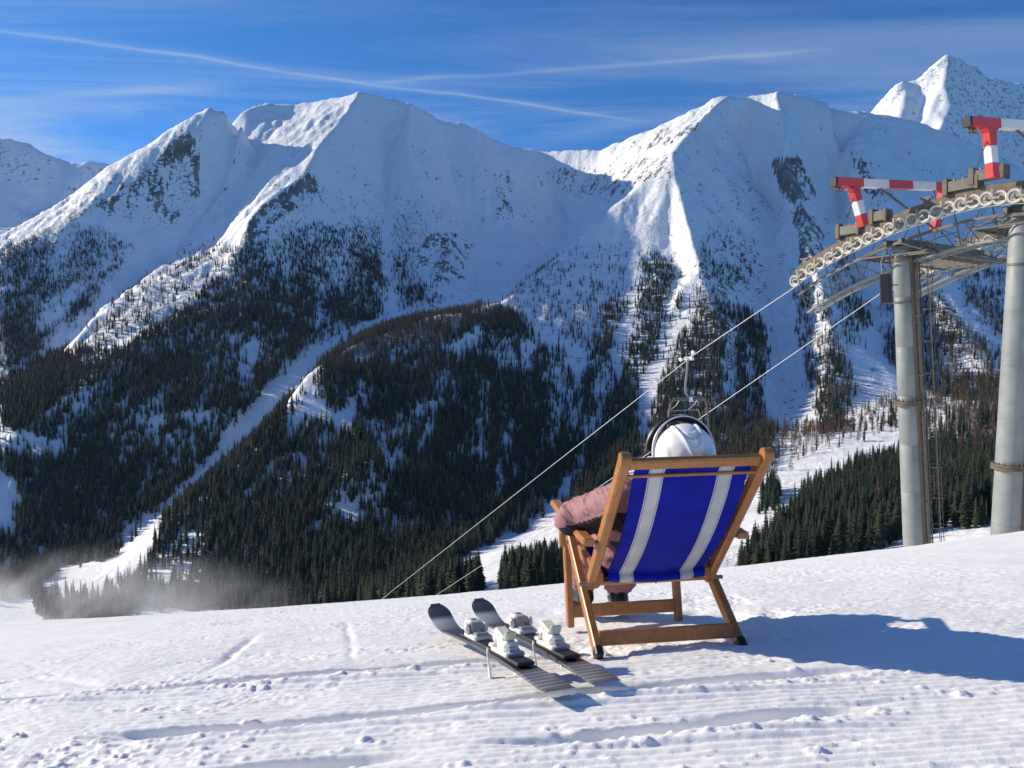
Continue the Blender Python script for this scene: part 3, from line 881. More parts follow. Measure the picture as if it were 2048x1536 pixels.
def build_forest():
    rng = np.random.default_rng(42)
    n = 760000
    y = np.sqrt(rng.uniform(380 ** 2, 2420 ** 2, n))
    x = rng.uniform(-0.74, 0.74, n) * y
    x += 0
    z = hfar(x, y)
    px, py = project(x, y, z)
    dens = np.zeros(n); lf = np.zeros(n)
    wob = fbm(x / 45.0, y / 45.0, 3, 401) * np.clip(9000 / y, 4, 14)
    soft = np.interp(py, [600, 1000, 1150], [8.0, 6.0, 3.0])
    jx = rng.normal(0, 1, n) * soft; jy = rng.normal(0, 0.8, n) * soft
    for poly, d, l in FOREST:
        m = inside(poly, px + wob + jx, py + wob * 0.6 + jy)
        lf = np.where(m & (d > dens * 0.8), l, lf)
        dens = np.where(m, np.maximum(dens, d), dens)
    for poly, f in CLEAR:
        m = inside(poly, px + wob * 0.6 + jx * 0.5, py + wob * 0.4 + jy * 0.5)
        dens = np.where(m, dens * f, dens)
    patch = fbm(x / 70.0, y / 160.0, 4, 411)
    patch2 = fbm(x / 24.0, y / 55.0, 3, 415)
    dens *= np.clip(0.80 + 1.1 * patch + 0.55 * patch2, 0.06, 1.3)
    area_w = y / 1500.0                           # candidates are spread evenly over the fan
    lfn = np.clip(lf + 0.55 * fbm(x / 120.0, y / 120.0, 3, 421) * (lf > 0.01), 0, 1)
    keep = rng.random(n) < dens * np.interp(py, [400, 650, 850, 1000], [0.29, 0.33, 0.38, 0.46])
    x, y, z, lfn, px, py = x[keep], y[keep], z[keep], lfn[keep], px[keep], py[keep]
    lfn = lfn * np.where((px < 1150) & (py > 780), 0.45, 1.0)
    larch = rng.random(len(x)) < lfn
    ht = np.interp(z, [-180, -60, 80, 280, 420], [20, 20, 18, 13, 8]) * rng.uniform(0.45, 1.35, len(x))
    ht = np.where(larch, ht * 0.92, ht)
    wid = rng.uniform(0.85, 1.25, len(x))
    rot = rng.uniform(0, 2 * math.pi, len(x))
    _, tpy = project(x, y, z + ht)
    # visible size of each tree
    crest_x = np.array([-200, 0, 440, 1000, 1440, 1800, 2048, 2300]); crest_y = np.array([1262, 1245, 1213, 1180, 1128, 1088, 1064, 1040])
    cy = np.interp(px, crest_x, crest_y)
    seen = (px > 4) & (px < 2044) & (tpy < cy - 10)
    hid = ((px > 1150) & (px < 1500) & (py > 940) & (tpy > 900)) | ((px > 1795) & (px < 1870)) | ((px > 1975))
    size = np.where(seen & ~hid, np.minimum(py, cy) - tpy, 0)
    order_s = [i for i in np.argsort(-size) if not larch[i]][:290]
    order_l = [i for i in np.argsort(-size) if larch[i]][:150]
    single = np.zeros(len(x), bool); single[order_s] = True; single[order_l] = True
    print('forest', len(x), 'larch', int(larch.sum()), 'min single size', size[order_s[-1]], size[order_l[-1]])

    # near trees: a thing each, crown and trunk its parts
    sp_v = [(faces_mesh('spruce_crown', *spruce_crown(60 + i, 26, 12, (0.14, 0.165, 0.125, 0.15, 0.18)[i]), mats=(MAT_SPRUCE,)), faces_mesh('spruce_trunk', *trunk_shape(0.012, 0.9), mats=(MAT_BARK,))) for i in range(5)]
    la_v = [(faces_mesh('larch_crown', *larch_crown(80 + i, 34, 9, (0.13, 0.155, 0.115)[i]), mats=(MAT_LARCH,)), faces_mesh('larch_trunk', *trunk_shape(0.010, 0.98), mats=(MAT_BARK,))) for i in range(3)]
    def where(i):
        X, Y = px[i], tpy[i]
        if X > 1800 and X <= 2048 and Y > 900: return 'between the two grey lift pylons'
        if 1440 < X <= 1800 and Y > 860:
            if Y > 1040: return 'low on the wooded hill left of the left pylon'
            if Y > 960: return 'halfway up the wooded hill left of the pylon'
            return 'on top of the wooded hill below the ski run'
        if 990 < X < 1150 and Y > 1040: return 'in the small stand left of the deckchair'
        if 740 < X <= 990 and Y > 1110: return 'in the row where the ropes meet the crest'
        if X < 420 and Y > 1080: return 'rising from the mist at lower left'
        if X < 420: return 'at the foot of the far left wood'
        if X < 760: return 'low in the shaded wood above the crest'
        if X < 1150: return 'in the dark wood above the rope on the knob'
        if X < 1560: return 'behind the ski run above the deckchair'
        return 'beyond the ski run on the right'
    seenlab = {}
    def mk(i, kind, variants):
        cme, tme = variants[int(rng.integers(len(variants)))]
        s = float(ht[i])
        o = bpy.data.objects.new(kind, None); ROOT.objects.link(o)
        o.location = (float(x[i]), float(y[i]), float(z[i]) - 0.3); o.rotation_euler = (0, 0, float(rot[i]))
        o.scale = (s * float(wid[i]), s * float(wid[i]), s)
        c = bpy.data.objects.new('crown', cme); ROOT.objects.link(c); c.parent = o
        t = bpy.data.objects.new('trunk', tme); ROOT.objects.link(t); t.parent = o
        sizew = 'tall' if size[i] > 58 else ('mid-sized' if size[i] > 40 else 'small')
        shape = ('slender' if wid[i] < 0.97 else ('broad' if wid[i] > 1.12 else 'even'))
        what = 'dark green spruce' if kind == 'spruce_tree' else 'bare brown larch'
        tag(o, '%s %s %s' % (sizew, what, where(i)), 'tree', ('spruces' if kind == 'spruce_tree' else 'larches') + ' ' + where(i))
    for i in order_s:
        mk(i, 'spruce_tree', sp_v)
    for i in order_l:
        mk(i, 'larch_tree', la_v)

    # the rest of the wood: one object, instanced from a vertex cloud
    def stuff(name, label, sel, meshes, thick):
        idx = np.where(sel & ~single)[0]
        col = bpy.data.collections.new(name + '_shapes')
        for q, me in enumerate(meshes):
            ob = bpy.data.objects.new('%s_shape_%d' % (name, q), me)
            col.objects.link(ob)
        me = bpy.data.meshes.new(name)
        me.vertices.add(len(idx))
        me.vertices.foreach_set('co', np.stack([x[idx], y[idx], z[idx] - 0.3], 1).astype(np.float32).ravel())
        for nm, arr in (('s', ht[idx]), ('w', ht[idx] * wid[idx] * thick), ('r', rot[idx])):
            a = me.attributes.new(nm, 'FLOAT', 'POINT'); a.data.foreach_set('value', arr.astype(np.float32))
        a = me.attributes.new('k', 'INT', 'POINT'); a.data.foreach_set('value', rng.integers(0, len(meshes), len(idx)).astype(np.int32))
        o = new_obj(name, me)
        tree = bpy.data.node_groups.new(name, 'GeometryNodeTree')
        tree.interface.new_socket('Geometry', in_out='INPUT', socket_type='NodeSocketGeometry')
        tree.interface.new_socket('Geometry', in_out='OUTPUT', socket_type='NodeSocketGeometry')
        g = NT(tree)
        gi, go = g.n('NodeGroupInput'), g.n('NodeGroupOutput')
        def attr(nm, dt='FLOAT'):
            a_ = g.n('GeometryNodeInputNamedAttribute', data_type=dt); a_.inputs[0].default_value = nm
            return a_.outputs[0]
        ci = g.n('GeometryNodeCollectionInfo'); ci.inputs[0].default_value = col; ci.inputs[1].default_value = True; ci.inputs[2].default_value = True
        ip = g.n('GeometryNodeInstanceOnPoints')
        g.link(gi.outputs[0], ip.inputs['Points']); g.link(ci.outputs[0], ip.inputs['Instance'])
        ip.inputs['Pick Instance'].default_value = True
        g.link(attr('k', 'INT'), ip.inputs['Instance Index'])
        rx = g.n('ShaderNodeCombineXYZ'); g.link(attr('r'), rx.inputs[2])
        er = g.n('FunctionNodeEulerToRotation'); g.link(rx.outputs[0], er.inputs[0]); g.link(er.outputs[0], ip.inputs['Rotation'])
        sx = g.n('ShaderNodeCombineXYZ'); w_ = attr('w')
        g.link(w_, sx.inputs[0]); g.link(w_, sx.inputs[1]); g.link(attr('s'), sx.inputs[2]); g.link(sx.outputs[0], ip.inputs['Scale'])
        g.link(ip.outputs[0], go.inputs[0])
        md = o.modifiers.new('wood', 'NODES'); md.node_group = tree
        return tag(o, label, kind='stuff')
    sf = [merged_tree('far_spruce', spruce_crown(10 + i, 11, 7, (0.15, 0.18, 0.13, 0.165)[i]), trunk_shape(0.014, 0.8), MAT_SPRUCE) for i in range(4)]
    lfm = [merged_tree('far_larch', larch_crown(30 + i, 15, 7, (0.15, 0.17, 0.13)[i]), trunk_shape(0.014, 0.97), MAT_LARCH) for i in range(3)]
    stuff('spruce_wood', 'dark spruce wood covering the lower mountain slopes', ~larch, sf, 1.1)
    stuff('larch_wood', 'bare brown larch wood scattered over the mountain slopes', larch, lfm, 1.15)

    # dwarf pine scrub on the open faces
    n2 = 60000
    y2 = np.sqrt(rng.uniform(1100 ** 2, 2500 ** 2, n2)); x2 = rng.uniform(-0.72, 0.72, n2) * y2
    z2 = hfar(x2, y2); px2, py2 = project(x2, y2, z2)
    scr = [([(1385,365),(1440,335),(1530,380),(1600,420),(1590,450),(1480,440),(1420,430)], .9), ([(1140,490),(1230,460),(1330,430),(1370,520),(1300,620),(1200,700),(1000,640),(1080,545)], .35),
           ([(1380,520),(1500,480),(1560,560),(1520,640),(1420,600)], .5), ([(560,400),(760,330),(960,420),(940,520),(760,480),(560,460)], .14), ([(1000,600),(1220,480),(1270,600),(1200,780),(1050,680)], .3),
           ([(160,700),(330,540),(470,500),(380,640)], .25), ([(1560,700),(1990,760),(2048,830),(1700,880),(1560,860)], .3), ([(640,740),(900,590),(1000,600),(760,660)], .12), ([(180,1110),(640,740),(700,690),(500,900)], .05),
           ([(1700,520),(2048,480),(2048,760),(1800,700)], .25), ([(1540,440),(1680,420),(1680,560),(1560,560)], .3)]
    d2 = np.zeros(n2)
    w2 = fbm(x2 / 40.0, y2 / 40.0, 3, 501) * 8
    for poly, d in scr:
        d2 = np.maximum(d2, inside(poly, px2 + w2, py2 + w2) * d)
    d2 *= sstep(fbm(x2 / 38.0, y2 / 38.0, 3, 511), 0.02, 0.22)
    kp = rng.random(n2) < d2
    x2, y2, z2 = x2[kp], y2[kp], z2[kp]
    nonlocal_ = (x2, y2, z2)
    # reuse the same machinery with bush shapes
    v, f = [], []
    rd = random.Random(9)
    for q in range(44):
        a = rd.random() * 6.283; r = rd.random() ** 0.6; h = rd.uniform(0.05, 0.5) * (1 - 0.6 * r)
        cx, cy_ = r * math.cos(a), r * math.sin(a); s = rd.uniform(0.16, 0.32); b = len(v)
        for _ in range(3):
            v.append((cx + rd.uniform(-s, s), cy_ + rd.uniform(-s, s), max(-0.1, h + rd.uniform(-s, s) * 0.8)))
        f.append((b, b + 1, b + 2))
    bush = faces_mesh('scrub_bush', v, f, (MAT_SPRUCE,))
    x, y, z = x2, y2, z2 + 0.3
    ht, wid, rot = rng.uniform(2.0, 4.5, len(x)), rng.uniform(0.8, 1.5, len(x)), rng.uniform(0, 6.28, len(x))
    single = np.zeros(len(x), bool)
    stuff('dwarf_pine_scrub', 'low dark dwarf pine scrub dotting the open snow faces', np.ones(len(x), bool), [bush], 1.0)
    print('scrub', len(x))
build_forest()

# ---------------------------------------------------------------- solid helpers for built things
class MB:
    """collects boxes, bars, tubes and turned shapes into one mesh"""
    def __init__(self):
        self.v = []; self.f = []; self.m = []
    def add(self, vs, fs, mi=0):
        b = len(self.v)
        self.v += [tuple(p) for p in vs]
        self.f += [tuple(i + b for i in q) for q in fs]
        self.m += [mi] * len(fs)
        return self
    def bar(self, p0, p1, w, h, up=(0, 0, 1), c=0.12, mi=0, w1=None, h1=None):
        """rectangular bar with chamfered edges from p0 to p1 (w across, h along 'up')"""
        p0, p1 = Vector(p0), Vector(p1)
        d = (p1 - p0).normalized()
        s = d.cross(Vector(up))
        if s.length < 1e-5:
            s = d.cross(Vector((1, 0, 0)))
        s.normalize(); u = s.cross(d).normalized()
        ch = min(w, h) * c
        def ring(p, w, h, k_=1.0):
            a, b = w / 2 * k_, h / 2 * k_
            pts = [(a - ch, b), (a, b - ch), (a, -b + ch), (a - ch, -b), (-a + ch, -b), (-a, -b + ch), (-a, b - ch), (-a + ch, b)]
            return [p + s * x + u * y for x, y in pts]
        w1 = w if w1 is None else w1; h1 = h if h1 is None else h1
        e = min(ch, (p1 - p0).length * 0.2)
        rings = [ring(p0, w - 2 * ch * 0.6, h - 2 * ch * 0.6), ring(p0 + d * e, w, h), ring(p1 - d * e, w1, h1), ring(p1, w1 - 2 * ch * 0.6, h1 - 2 * ch * 0.6)]
        vs = [q for r in rings for q in r]
        fs = [tuple(range(7, -1, -1)), tuple(24 + i for i in range(8))]
        for r in range(3):
            for i in range(8):
                j = (i + 1) % 8
                fs.append((r * 8 + i, r * 8 + j, r * 8 + 8 + j, r * 8 + 8 + i))
        return self.add(vs, [q[::-1] for q in fs], mi)
    def tube(self, pts, r, n=8, mi=0, cap=True):
        pts = [Vector(p) for p in pts]
        rs = r if isinstance(r, (list, tuple)) else [r] * len(pts)
        vs, fs = [], []
        d0 = (pts[1] - pts[0]).normalized()
        ref = Vector((0, 0, 1)) if abs(d0.z) < 0.9 else Vector((1, 0, 0))
        s = d0.cross(ref).normalized()
        for i, p in enumerate(pts):
            d = (pts[min(i + 1, len(pts) - 1)] - pts[max(i - 1, 0)]).normalized()
            s = (s - d * s.dot(d)).normalized()
            u = d.cross(s)
            for q in range(n):
                a = 2 * math.pi * q / n
                vs.append(p + (s * math.cos(a) + u * math.sin(a)) * rs[i])
        for i in range(len(pts) - 1):
            for q in range(n):
                j = (q + 1) % n
                fs.append((i * n + q, i * n + j, (i + 1) * n + j, (i + 1) * n + q))
        if cap:
            fs.append(tuple(range(n - 1, -1, -1)))
            fs.append(tuple((len(pts) - 1) * n + q for q in range(n)))
        return self.add(vs, fs, mi)
    def lathe(self, c, axis, prof, n=24, mi=0):
        """prof: (radius, height along axis) pairs"""
        c = Vector(c); a = Vector(axis).normalized()
        s = a.cross(Vector((0, 0, 1)) if abs(a.z) < 0.9 else Vector((1, 0, 0))).normalized(); u = a.cross(s)
        vs = [c + a * h + (s * math.cos(2 * math.pi * q / n) + u * math.sin(2 * math.pi * q / n)) * r for r, h in prof for q in range(n)]
        fs = []
        for i in range(len(prof) - 1):
            for q in range(n):
                j = (q + 1) % n
                fs.append((i * n + q, i * n + j, (i + 1) * n + j, (i + 1) * n + q))
        return self.add(vs, fs, mi)
    def box(self, c, sx, sy, sz, X=(1, 0, 0), Y=(0, 1, 0), c_=0.1, mi=0):
        X, Y = Vector(X).normalized(), Vector(Y).normalized()
        Z = X.cross(Y)
        c = Vector(c)
        return self.bar(c - Y * sy / 2, c + Y * sy / 2, sx, sz, Z, c_, mi)
    def build(self, name, mats, parent=None, smooth=False):
        if not isinstance(mats, (list, tuple)):
            mats = [mats]
        me = bpy.data.meshes.new(name)
        me.from_pydata(self.v, [], self.f)
        for m in mats:
            me.materials.append(m)
        me.polygons.foreach_set('material_index', self.m)
        bm = bmesh.new(); bm.from_mesh(me); bmesh.ops.recalc_face_normals(bm, faces=bm.faces[:]); bm.to_mesh(me); bm.free()
        if smooth:
            me.shade_smooth()
            me.set_sharp_from_angle(angle=math.radians(38))
        me.update()
        return new_obj(name, me, parent)


def worn_metal(name, c0, c1, rough=0.45, metal=0.6, scale=4.0, spec=0.5):
    m, k, b = pmat(name, c0, rough, metal, spec)
    geo = k.n('ShaderNodeTexCoord')
    n1 = k.n('ShaderNodeTexNoise', ins={'Vector': geo.outputs['Object'], 'Scale': scale, 'Detail': 6.0, 'Roughness': 0.65})
    k.link(k.ramp(n1.outputs[0], [(0.32, (*c0, 1)), (0.68, (*c1, 1))]), b.inputs['Base Color'])
    k.link(k.math('MULTIPLY_ADD', n1.outputs[0], 0.3, rough - 0.15), b.inputs['Roughness'])
    return m


M_GALV = worn_metal('galvanised_steel', (0.19, 0.21, 0.21), (0.27, 0.295, 0.29), 0.6, 0.1, 2.2)
M_STEEL = worn_metal('weathered_steel', (0.09, 0.085, 0.075), (0.17, 0.16, 0.14), 0.55, 0.3, 6)
M_BROWN = worn_metal('rusty_brown_steel', (0.10, 0.078, 0.055), (0.18, 0.14, 0.10), 0.65, 0.2, 7)
M_RED = worn_metal('signal_red_paint', (0.52, 0.035, 0.03), (0.62, 0.055, 0.04), 0.4, 0.0, 9)
M_WHITE = worn_metal('signal_white_paint', (0.68, 0.68, 0.66), (0.78, 0.78, 0.76), 0.4, 0.0, 9)
M_BLACK, _k, _b = pmat('black_plastic', (0.012, 0.012, 0.014), 0.45)
M_RUBBER = worn_metal('wheel_rubber_rim', (0.48, 0.45, 0.38), (0.60, 0.57, 0.50), 0.6, 0.0, 14)
M_HUB = worn_metal('wheel_hub', (0.18, 0.165, 0.14), (0.32, 0.30, 0.26), 0.5, 0.3, 14)
M_ROPE = worn_metal('steel_rope', (0.42, 0.42, 0.42), (0.62, 0.62, 0.62), 0.4, 0.5, 30)

# ---------------------------------------------------------------- chairlift
VP = 60.0                                         # photo x the lift line runs towards
TD = Vector(((VP - 1024) / FPX, 1.0, 0)).normalized()   # downhill direction of the line, level
RD = Vector((TD.y, -TD.x, 0))                     # to its right


def rope1(px, py):
    return Vector(at(px, py, 24.0 * 1528 / (px - VP)))


def rope2(px, py):
    return Vector(at(px, py, 45771.0 / (px - VP)))


def wheel(name, c, ax, r, parent, back=False):
    mb = MB()
    t = 0.055
    mb.lathe(c, ax, [(r * 0.70, -t * 0.8), (r * 0.93, -t), (r, -t * 0.7), (r * 0.92, 0), (r, t * 0.7), (r * 0.93, t), (r * 0.70, t * 0.8), (r * 0.66, t * 0.3)], 28, 0)
    mb.lathe(c, ax, [(r * 0.70, -t * 0.5), (r * 0.3, -t * 0.35), (r * 0.28, -t * 1.3), (r * 0.12, -t * 1.5), (0.002, -t * 1.5)], 20, 1)
    mb.lathe(c, ax, [(r * 0.70, t * 0.5), (r * 0.3, t * 0.35), (r * 0.28, t * 1.3), (r * 0.12, t * 1.5), (0.002, t * 1.5)], 20, 1)
    return mb.build(name, [M_RUBBER, M_HUB], parent, smooth=True)


def battery(name, label, pts, side, wheel_r, n_pair_plate=True, walk=True):
    """row of rope wheels under a curved beam, with rockers, guide boxes and a catwalk"""
    root = empty(name, pts[len(pts) // 2]); inv = root.matrix_basis.inverted() if False else Matrix.Translation(-pts[len(pts) // 2])
    P = [inv @ p for p in pts]
    ax = -RD
    for p in P:
        wheel('rope_wheel', p, ax, wheel_r, root)
    up = Vector((0, 0, 1))
    n = len(P)
    mb = MB()
    for i in range(n - 1):                        # main beam
        a, b = P[i] + up * wheel_r * 1.28 + RD * 0.10, P[i + 1] + up * wheel_r * 1.28 + RD * 0.10
        e = (b - a) * 0.02
        mb.bar(a - e, b + e, 0.12, 0.25, up, 0.1, 0)
    mb.build('main_beam', M_BROWN, root)
    for i in range(0, n - 1, 2):                  # rockers joining pairs of wheels
        mb = MB()
        a, b = P[i], P[i + 1]
        d = (b - a).normalized()
        mb.bar(a - d * 0.04 + ax * 0.085, b + d * 0.04 + ax * 0.085, 0.015, 0.06, up, 0.1)
        mid = (a + b) / 2
        mb.bar(mid + ax * 0.085, mid + up * wheel_r * 1.25 + ax * 0.085, 0.05, 0.02, ax, 0.1)
        mb.lathe(a, ax, [(0.035, 0.08), (0.035, 0.12), (0.001, 0.12)], 10); mb.lathe(b, ax, [(0.035, 0.08), (0.035, 0.12), (0.001, 0.12)], 10)
        mb.build('rocker_plate', M_HUB, root)
    mb = MB()
    for i in range(1, n - 1, 4):                  # brackets standing on the beam
        p = P[i] + up * wheel_r * 1.8 + RD * 0.10
        mb.box(p + up * 0.05, 0.16, 0.09, 0.22, TD, RD, 0.08)
        mb.bar(p + up * 0.16 - TD * 0.16, p + up * 0.16 + TD * 0.16, 0.10, 0.05, up, 0.1)
    mb.build('beam_bracket', M_STEEL, root)
    if walk:
        mb = MB()
        off = RD * side * 0.62 - up * 0.95
        for o2 in (0.0, 0.5):
            for i in range(0, n - 1):
                mb.bar(P[i] + off + RD * side * o2, P[i + 1] + off + RD * side * o2, 0.045, 0.07, up, 0.1)
        for i in range(0, n - 1):
            for q in range(4):
                c_ = P[i] + (P[i + 1] - P[i]) * (q / 4.0)
                mb.bar(c_ + off - RD * side * 0.02, c_ + off + RD * side * 0.55, 0.05 if q == 0 else 0.018, 0.03, up, 0.1)
        mb.build('catwalk', M_GALV, root)
        mb = MB()
        for i in range(0, n, 3):                  # hangers and diagonals
            mb.tube([P[i] + up * wheel_r * 1.2 + RD * 0.12 * side, P[i] + off], 0.018, 6)
            if i + 3 < n:
                mb.tube([P[i] + off, P[i + 3] + up * wheel_r * 1.1 + RD * 0.12 * side], 0.012, 6)
        for i in range(0, n - 1):
            mb.tube([P[i] + off + RD * side * 0.5 + up * 0.0, P[i] + off + RD * side * 0.5 + up * 0.55], 0.012, 5) if i % 3 == 0 else None
            mb.tube([P[i] + off + RD * side * 0.5 + up * 0.55, P[i + 1] + off + RD * side * 0.5 + up * 0.55], 0.012, 5)
        for i in range(0, n - 2, 2):
            mb.bar(P[i] - up * 0.42 + RD * 0.16 * side, P[i + 2] - up * 0.42 + RD * 0.16 * side, 0.05, 0.08, up, 0.1)
            mb.tube([P[i] - up * 0.42 + RD * 0.16 * side, P[i] + off + RD * side * 0.5], 0.014, 5)
            mb.tube([P[i] - up * 0.42 + RD * 0.16 * side, P[i + 2] + off], 0.012, 5)
        mb.build('hanger_rod', M_STEEL, root)
    return tag(root, label, 'wheel assembly', 'rope wheel assemblies of the chairlift'), root


def lift():
    w1 = [(1590,562),(1606,549),(1623,538),(1641,527),(1659,516),(1677,506),(1696,496),(1715,487),(1736,477),(1757,468),(1779,458),(1801,449),(1825,440),(1849,432),(1873,424),(1898,416),(1922,409),(1948,403),(1974,398),(2001,395),(2030,392),(2060,390),(2091,388)]
    R1 = [rope1(*p) for p in w1]
    battery('rope_wheel_battery', 'near row of cream rimmed rope wheels under a rising brown beam', R1, 1, 0.182)
    w2 = [(1828,553),(1845,545),(1862,536),(1880,527),(1898,518),(1917,509),(1937,499),(1957,490),(1978,481),(2000,472),(2022,463),(2045,454),(2070,446)]
    R2 = [rope2(*p) for p in w2]
    battery('rope_wheel_battery', 'far lower row of rope wheels behind the left pylon', R2, -1, 0.182)

    # ropes
    def rope(name, pts, label):
        mb = MB(); mb.tube(pts, 0.013, 6)
        return tag(mb.build(name, M_ROPE), label, 'cable', 'haul ropes of the chairlift')
    low = Vector((0, 0, -0.185))
    pr = [p + low for p in reversed(R1)] + [rope1(1389, 709), rope1(1100, 934), rope1(789, 1178), Vector(at(640, 1300, 63)), Vector(at(470, 1372, 92)), Vector(at(300, 1385, 152))]
    pr[len(R1)] += Vector((0, 0, 0))
    rope('haul_rope', pr, 'taut steel lift rope crossing left of the helmet and carrying the chair')
    pr = [p + low for p in reversed(R2)] + [rope2(1760, 588), rope2(1401, 836), rope2(1100, 1041), rope2(873, 1190), Vector(at(740, 1290, 68)), Vector(at(560, 1372, 95)), Vector(at(400, 1385, 150))]
    rope('haul_rope', pr, 'taut steel lift rope running behind the helmet to the left pylon')

    # pylons
    def pylon(base, top, r0, r1, label, ladder_len_frac, sp):
        b, t = Vector(base), Vector(top)
        root = empty('lift_pylon', b)
        d = t - b; L = d.length; dn = d.normalized()
        mb = MB()
        prof = []
        secs = 7
        for i in range(secs):
            f0, f1 = i / secs, (i + 1) / secs
            ra, rb = r0 + (r1 - r0) * f0, r0 + (r1 - r0) * f1
            prof += [(ra, L * f0 + 0.012), (rb, L * f1 - 0.012), (rb * 0.985, L * f1 - 0.006), (rb * 0.985, L * f1 + 0.006)]
        prof.append((0.001, L + 0.006))
        mb.lathe((0, 0, 0), dn, prof, 40)
        mb.build('pole', M_GALV, root, smooth=True)
        mb = MB()
        for f in (sp,):
            r = r0 + (r1 - r0) * f
            mb.lathe(dn * L * f, dn, [(r, -0.07), (r + 0.09, -0.07), (r + 0.09, -0.01), (r + 0.075, 0.0), (r + 0.09, 0.01), (r + 0.09, 0.07), (r, 0.07)], 40)
            for q in range(20):
                a = 2 * math.pi * q / 20
                mb.lathe(dn * L * f + Vector((math.cos(a) * (r + 0.06), math.sin(a) * (r + 0.06), -0.1)), dn, [(0.001, 0), (0.018, 0), (0.018, 0.2), (0.001, 0.2)], 6)
        mb.build('flange', M_BROWN, root, smooth=True)
        mb = MB()
        r = r1
        mb.lathe(dn * (L - 0.35), dn, [(r, -0.05), (r + 0.05, -0.05), (r + 0.05, 0.05), (r, 0.05)], 32)
        mb.lathe(dn * (L - 1.55), dn, [(r, -0.03), (r + 0.03, -0.03), (r + 0.03, 0.03), (r, 0.03)], 32)
        mb.build('collar', M_STEEL, root, smooth=True)
        side = (Vector((0.80, -0.60, 0)) - dn * Vector((0.80, -0.60, 0)).dot(dn)).normalized()
        tan = dn.cross(side).normalized()
        def onpole(f, out, across):
            rr = r0 + (r1 - r0) * f
            return dn * L * f + side * (rr + out) + tan * across
        mb = MB()
        for s in (-0.17, 0.17):
            mb.tube([onpole(0.0, 0.10, s), onpole(1.0, 0.10, s)], 0.022, 6)
        nr = int(L / 0.28)
        for i in range(nr):
            f = i / nr
            mb.tube([onpole(f, 0.10, -0.17), onpole(f, 0.10, 0.17)], 0.012, 5)
        for i in range(0, nr, 9):
            f = i / nr
            for s in (-0.17, 0.17):
                mb.tube([onpole(f, 0.0, s), onpole(f, 0.10, s)], 0.015, 5)
        mb.build('ladder', M_STEEL, root)
        mb = MB()
        hoops = int(L / 0.85)
        for i in range(1, hoops):
            f = i / hoops
            mb.tube([onpole(f, 0.10 + 0.22 * (1 - math.cos(a)), 0.24 * math.sin(a)) for a in [k_ * math.pi / 8 - math.pi * 0.0 for k_ in range(-7, 8)]], 0.012, 5)
        for a in (-1.9, 0, 1.9):
            mb.tube([onpole(0.05, 0.10 + 0.22 * (1 - math.cos(a)) + (0.22 if a == 0 else 0), 0.24 * math.sin(a)), onpole(0.97, 0.10 + 0.22 * (1 - math.cos(a)) + (0.22 if a == 0 else 0), 0.24 * math.sin(a))], 0.01, 5)
        mb.build('safety_cage', M_STEEL, root)
        mb = MB()
        s2 = (side * 0.3 - tan * 0.95).normalized()
        s2 = (Vector((-0.15, -1, 0)) * 0.35 + side).normalized()
        for f0, f1 in ((0.0, sp - 0.02), (sp + 0.03, 0.93)):
            pts = [dn * L * f + s2 * ((r0 + (r1 - r0) * f) + 0.06) for f in (f0, f1)]
            mb.tube(pts, 0.045, 8)
        for f in (0.12, sp + 0.08, 0.8):
            q = dn * L * f + s2 * ((r0 + (r1 - r0) * f) + 0.06)
            mb.box(q, 0.16, 0.12, 0.05, tan, s2)
        mb.build('cable_pipe', M_HUB, root, smooth=True)
        mb = MB()
        s3 = (Vector((0.10, -1, 0)) * 0.9 + side * 0.9).normalized(); s3 = (s3 - dn * s3.dot(dn)).normalized()
        mb.bar(dn * L * 0.0 + s3 * (r0 + 0.02), dn * L * 0.99 + s3 * (r1 + 0.02), 0.20, 0.06, s3, 0.1)
        mb.build('pole_shade_strip', M_BROWN, root)  # brown strip added for the pole's shaded side and the dark pipe-and-ladder mass
        return tag(root, label, 'pylon', 'pylons of the chairlift'), root

    pylon(at(1834, 1165, 22.6), at(1805, 492, 21.6), 0.335, 0.265, 'left grey tubular steel lift pylon with a ladder on its right side', 1, 0.55)
    pylon(at(2011, 1150, 19.6), at(2050, 402, 19.0), 0.385, 0.30, 'right grey lift pylon cut by the right edge, leaning right', 1, 0.30)

    # crossarm tying both pylon heads and the two batteries
    def crossarm(c, g0, g1, label):
        root = empty('lift_crossarm', c)
        up = Vector((0, 0, 1))
        mb = MB()
        for o in (-0.22, 0.22):
            mb.bar(RD * g0 + TD * o, RD * g1 + TD * o, 0.10, 0.17, up, 0.06)
        for i in range(9):
            g = g0 + (g1 - g0) * (i + 0.5) / 9
            mb.bar(RD * g - TD * 0.2, RD * g + TD * 0.2, 0.06, 0.13, up, 0.08)
        mb.build('arm_beam', M_STEEL, root)
        mb = MB()
        for o in (-0.95, 0.95):
            mb.bar(RD * g0 + TD * o - up * 0.35, RD * g1 + TD * o - up * 0.35, 0.05, 0.09, up, 0.1)
        for i in range(14):
            g = g0 + (g1 - g0) * i / 13
            mb.bar(RD * g - TD * 0.95 - up * 0.36, RD * g + TD * 0.95 - up * 0.36, 0.05, 0.04, up, 0.1)
        for i in range(5):
            g = g0 + (g1 - g0) * i / 4
            for o in (-0.95, 0.95):
                mb.tube([RD * g + TD * o - up * 0.35, RD * g + TD * o * 0.25 - up * 0.05], 0.02, 6)
        mb.build('service_walkway', M_STEEL, root)
        return tag(root, label, 'crossarm', 'crossarms of the chairlift')
    cA = Vector(at(1803, 487, 21.55))
    crossarm(cA, -0.45, 3.9, 'steel crossarm with walkway on top of the left pylon')
    cB = Vector(at(2050, 412, 18.95)) - Vector((0, 0, 0.12))
    crossarm(cB, -0.5, 3.6, 'steel crossarm on top of the right pylon')

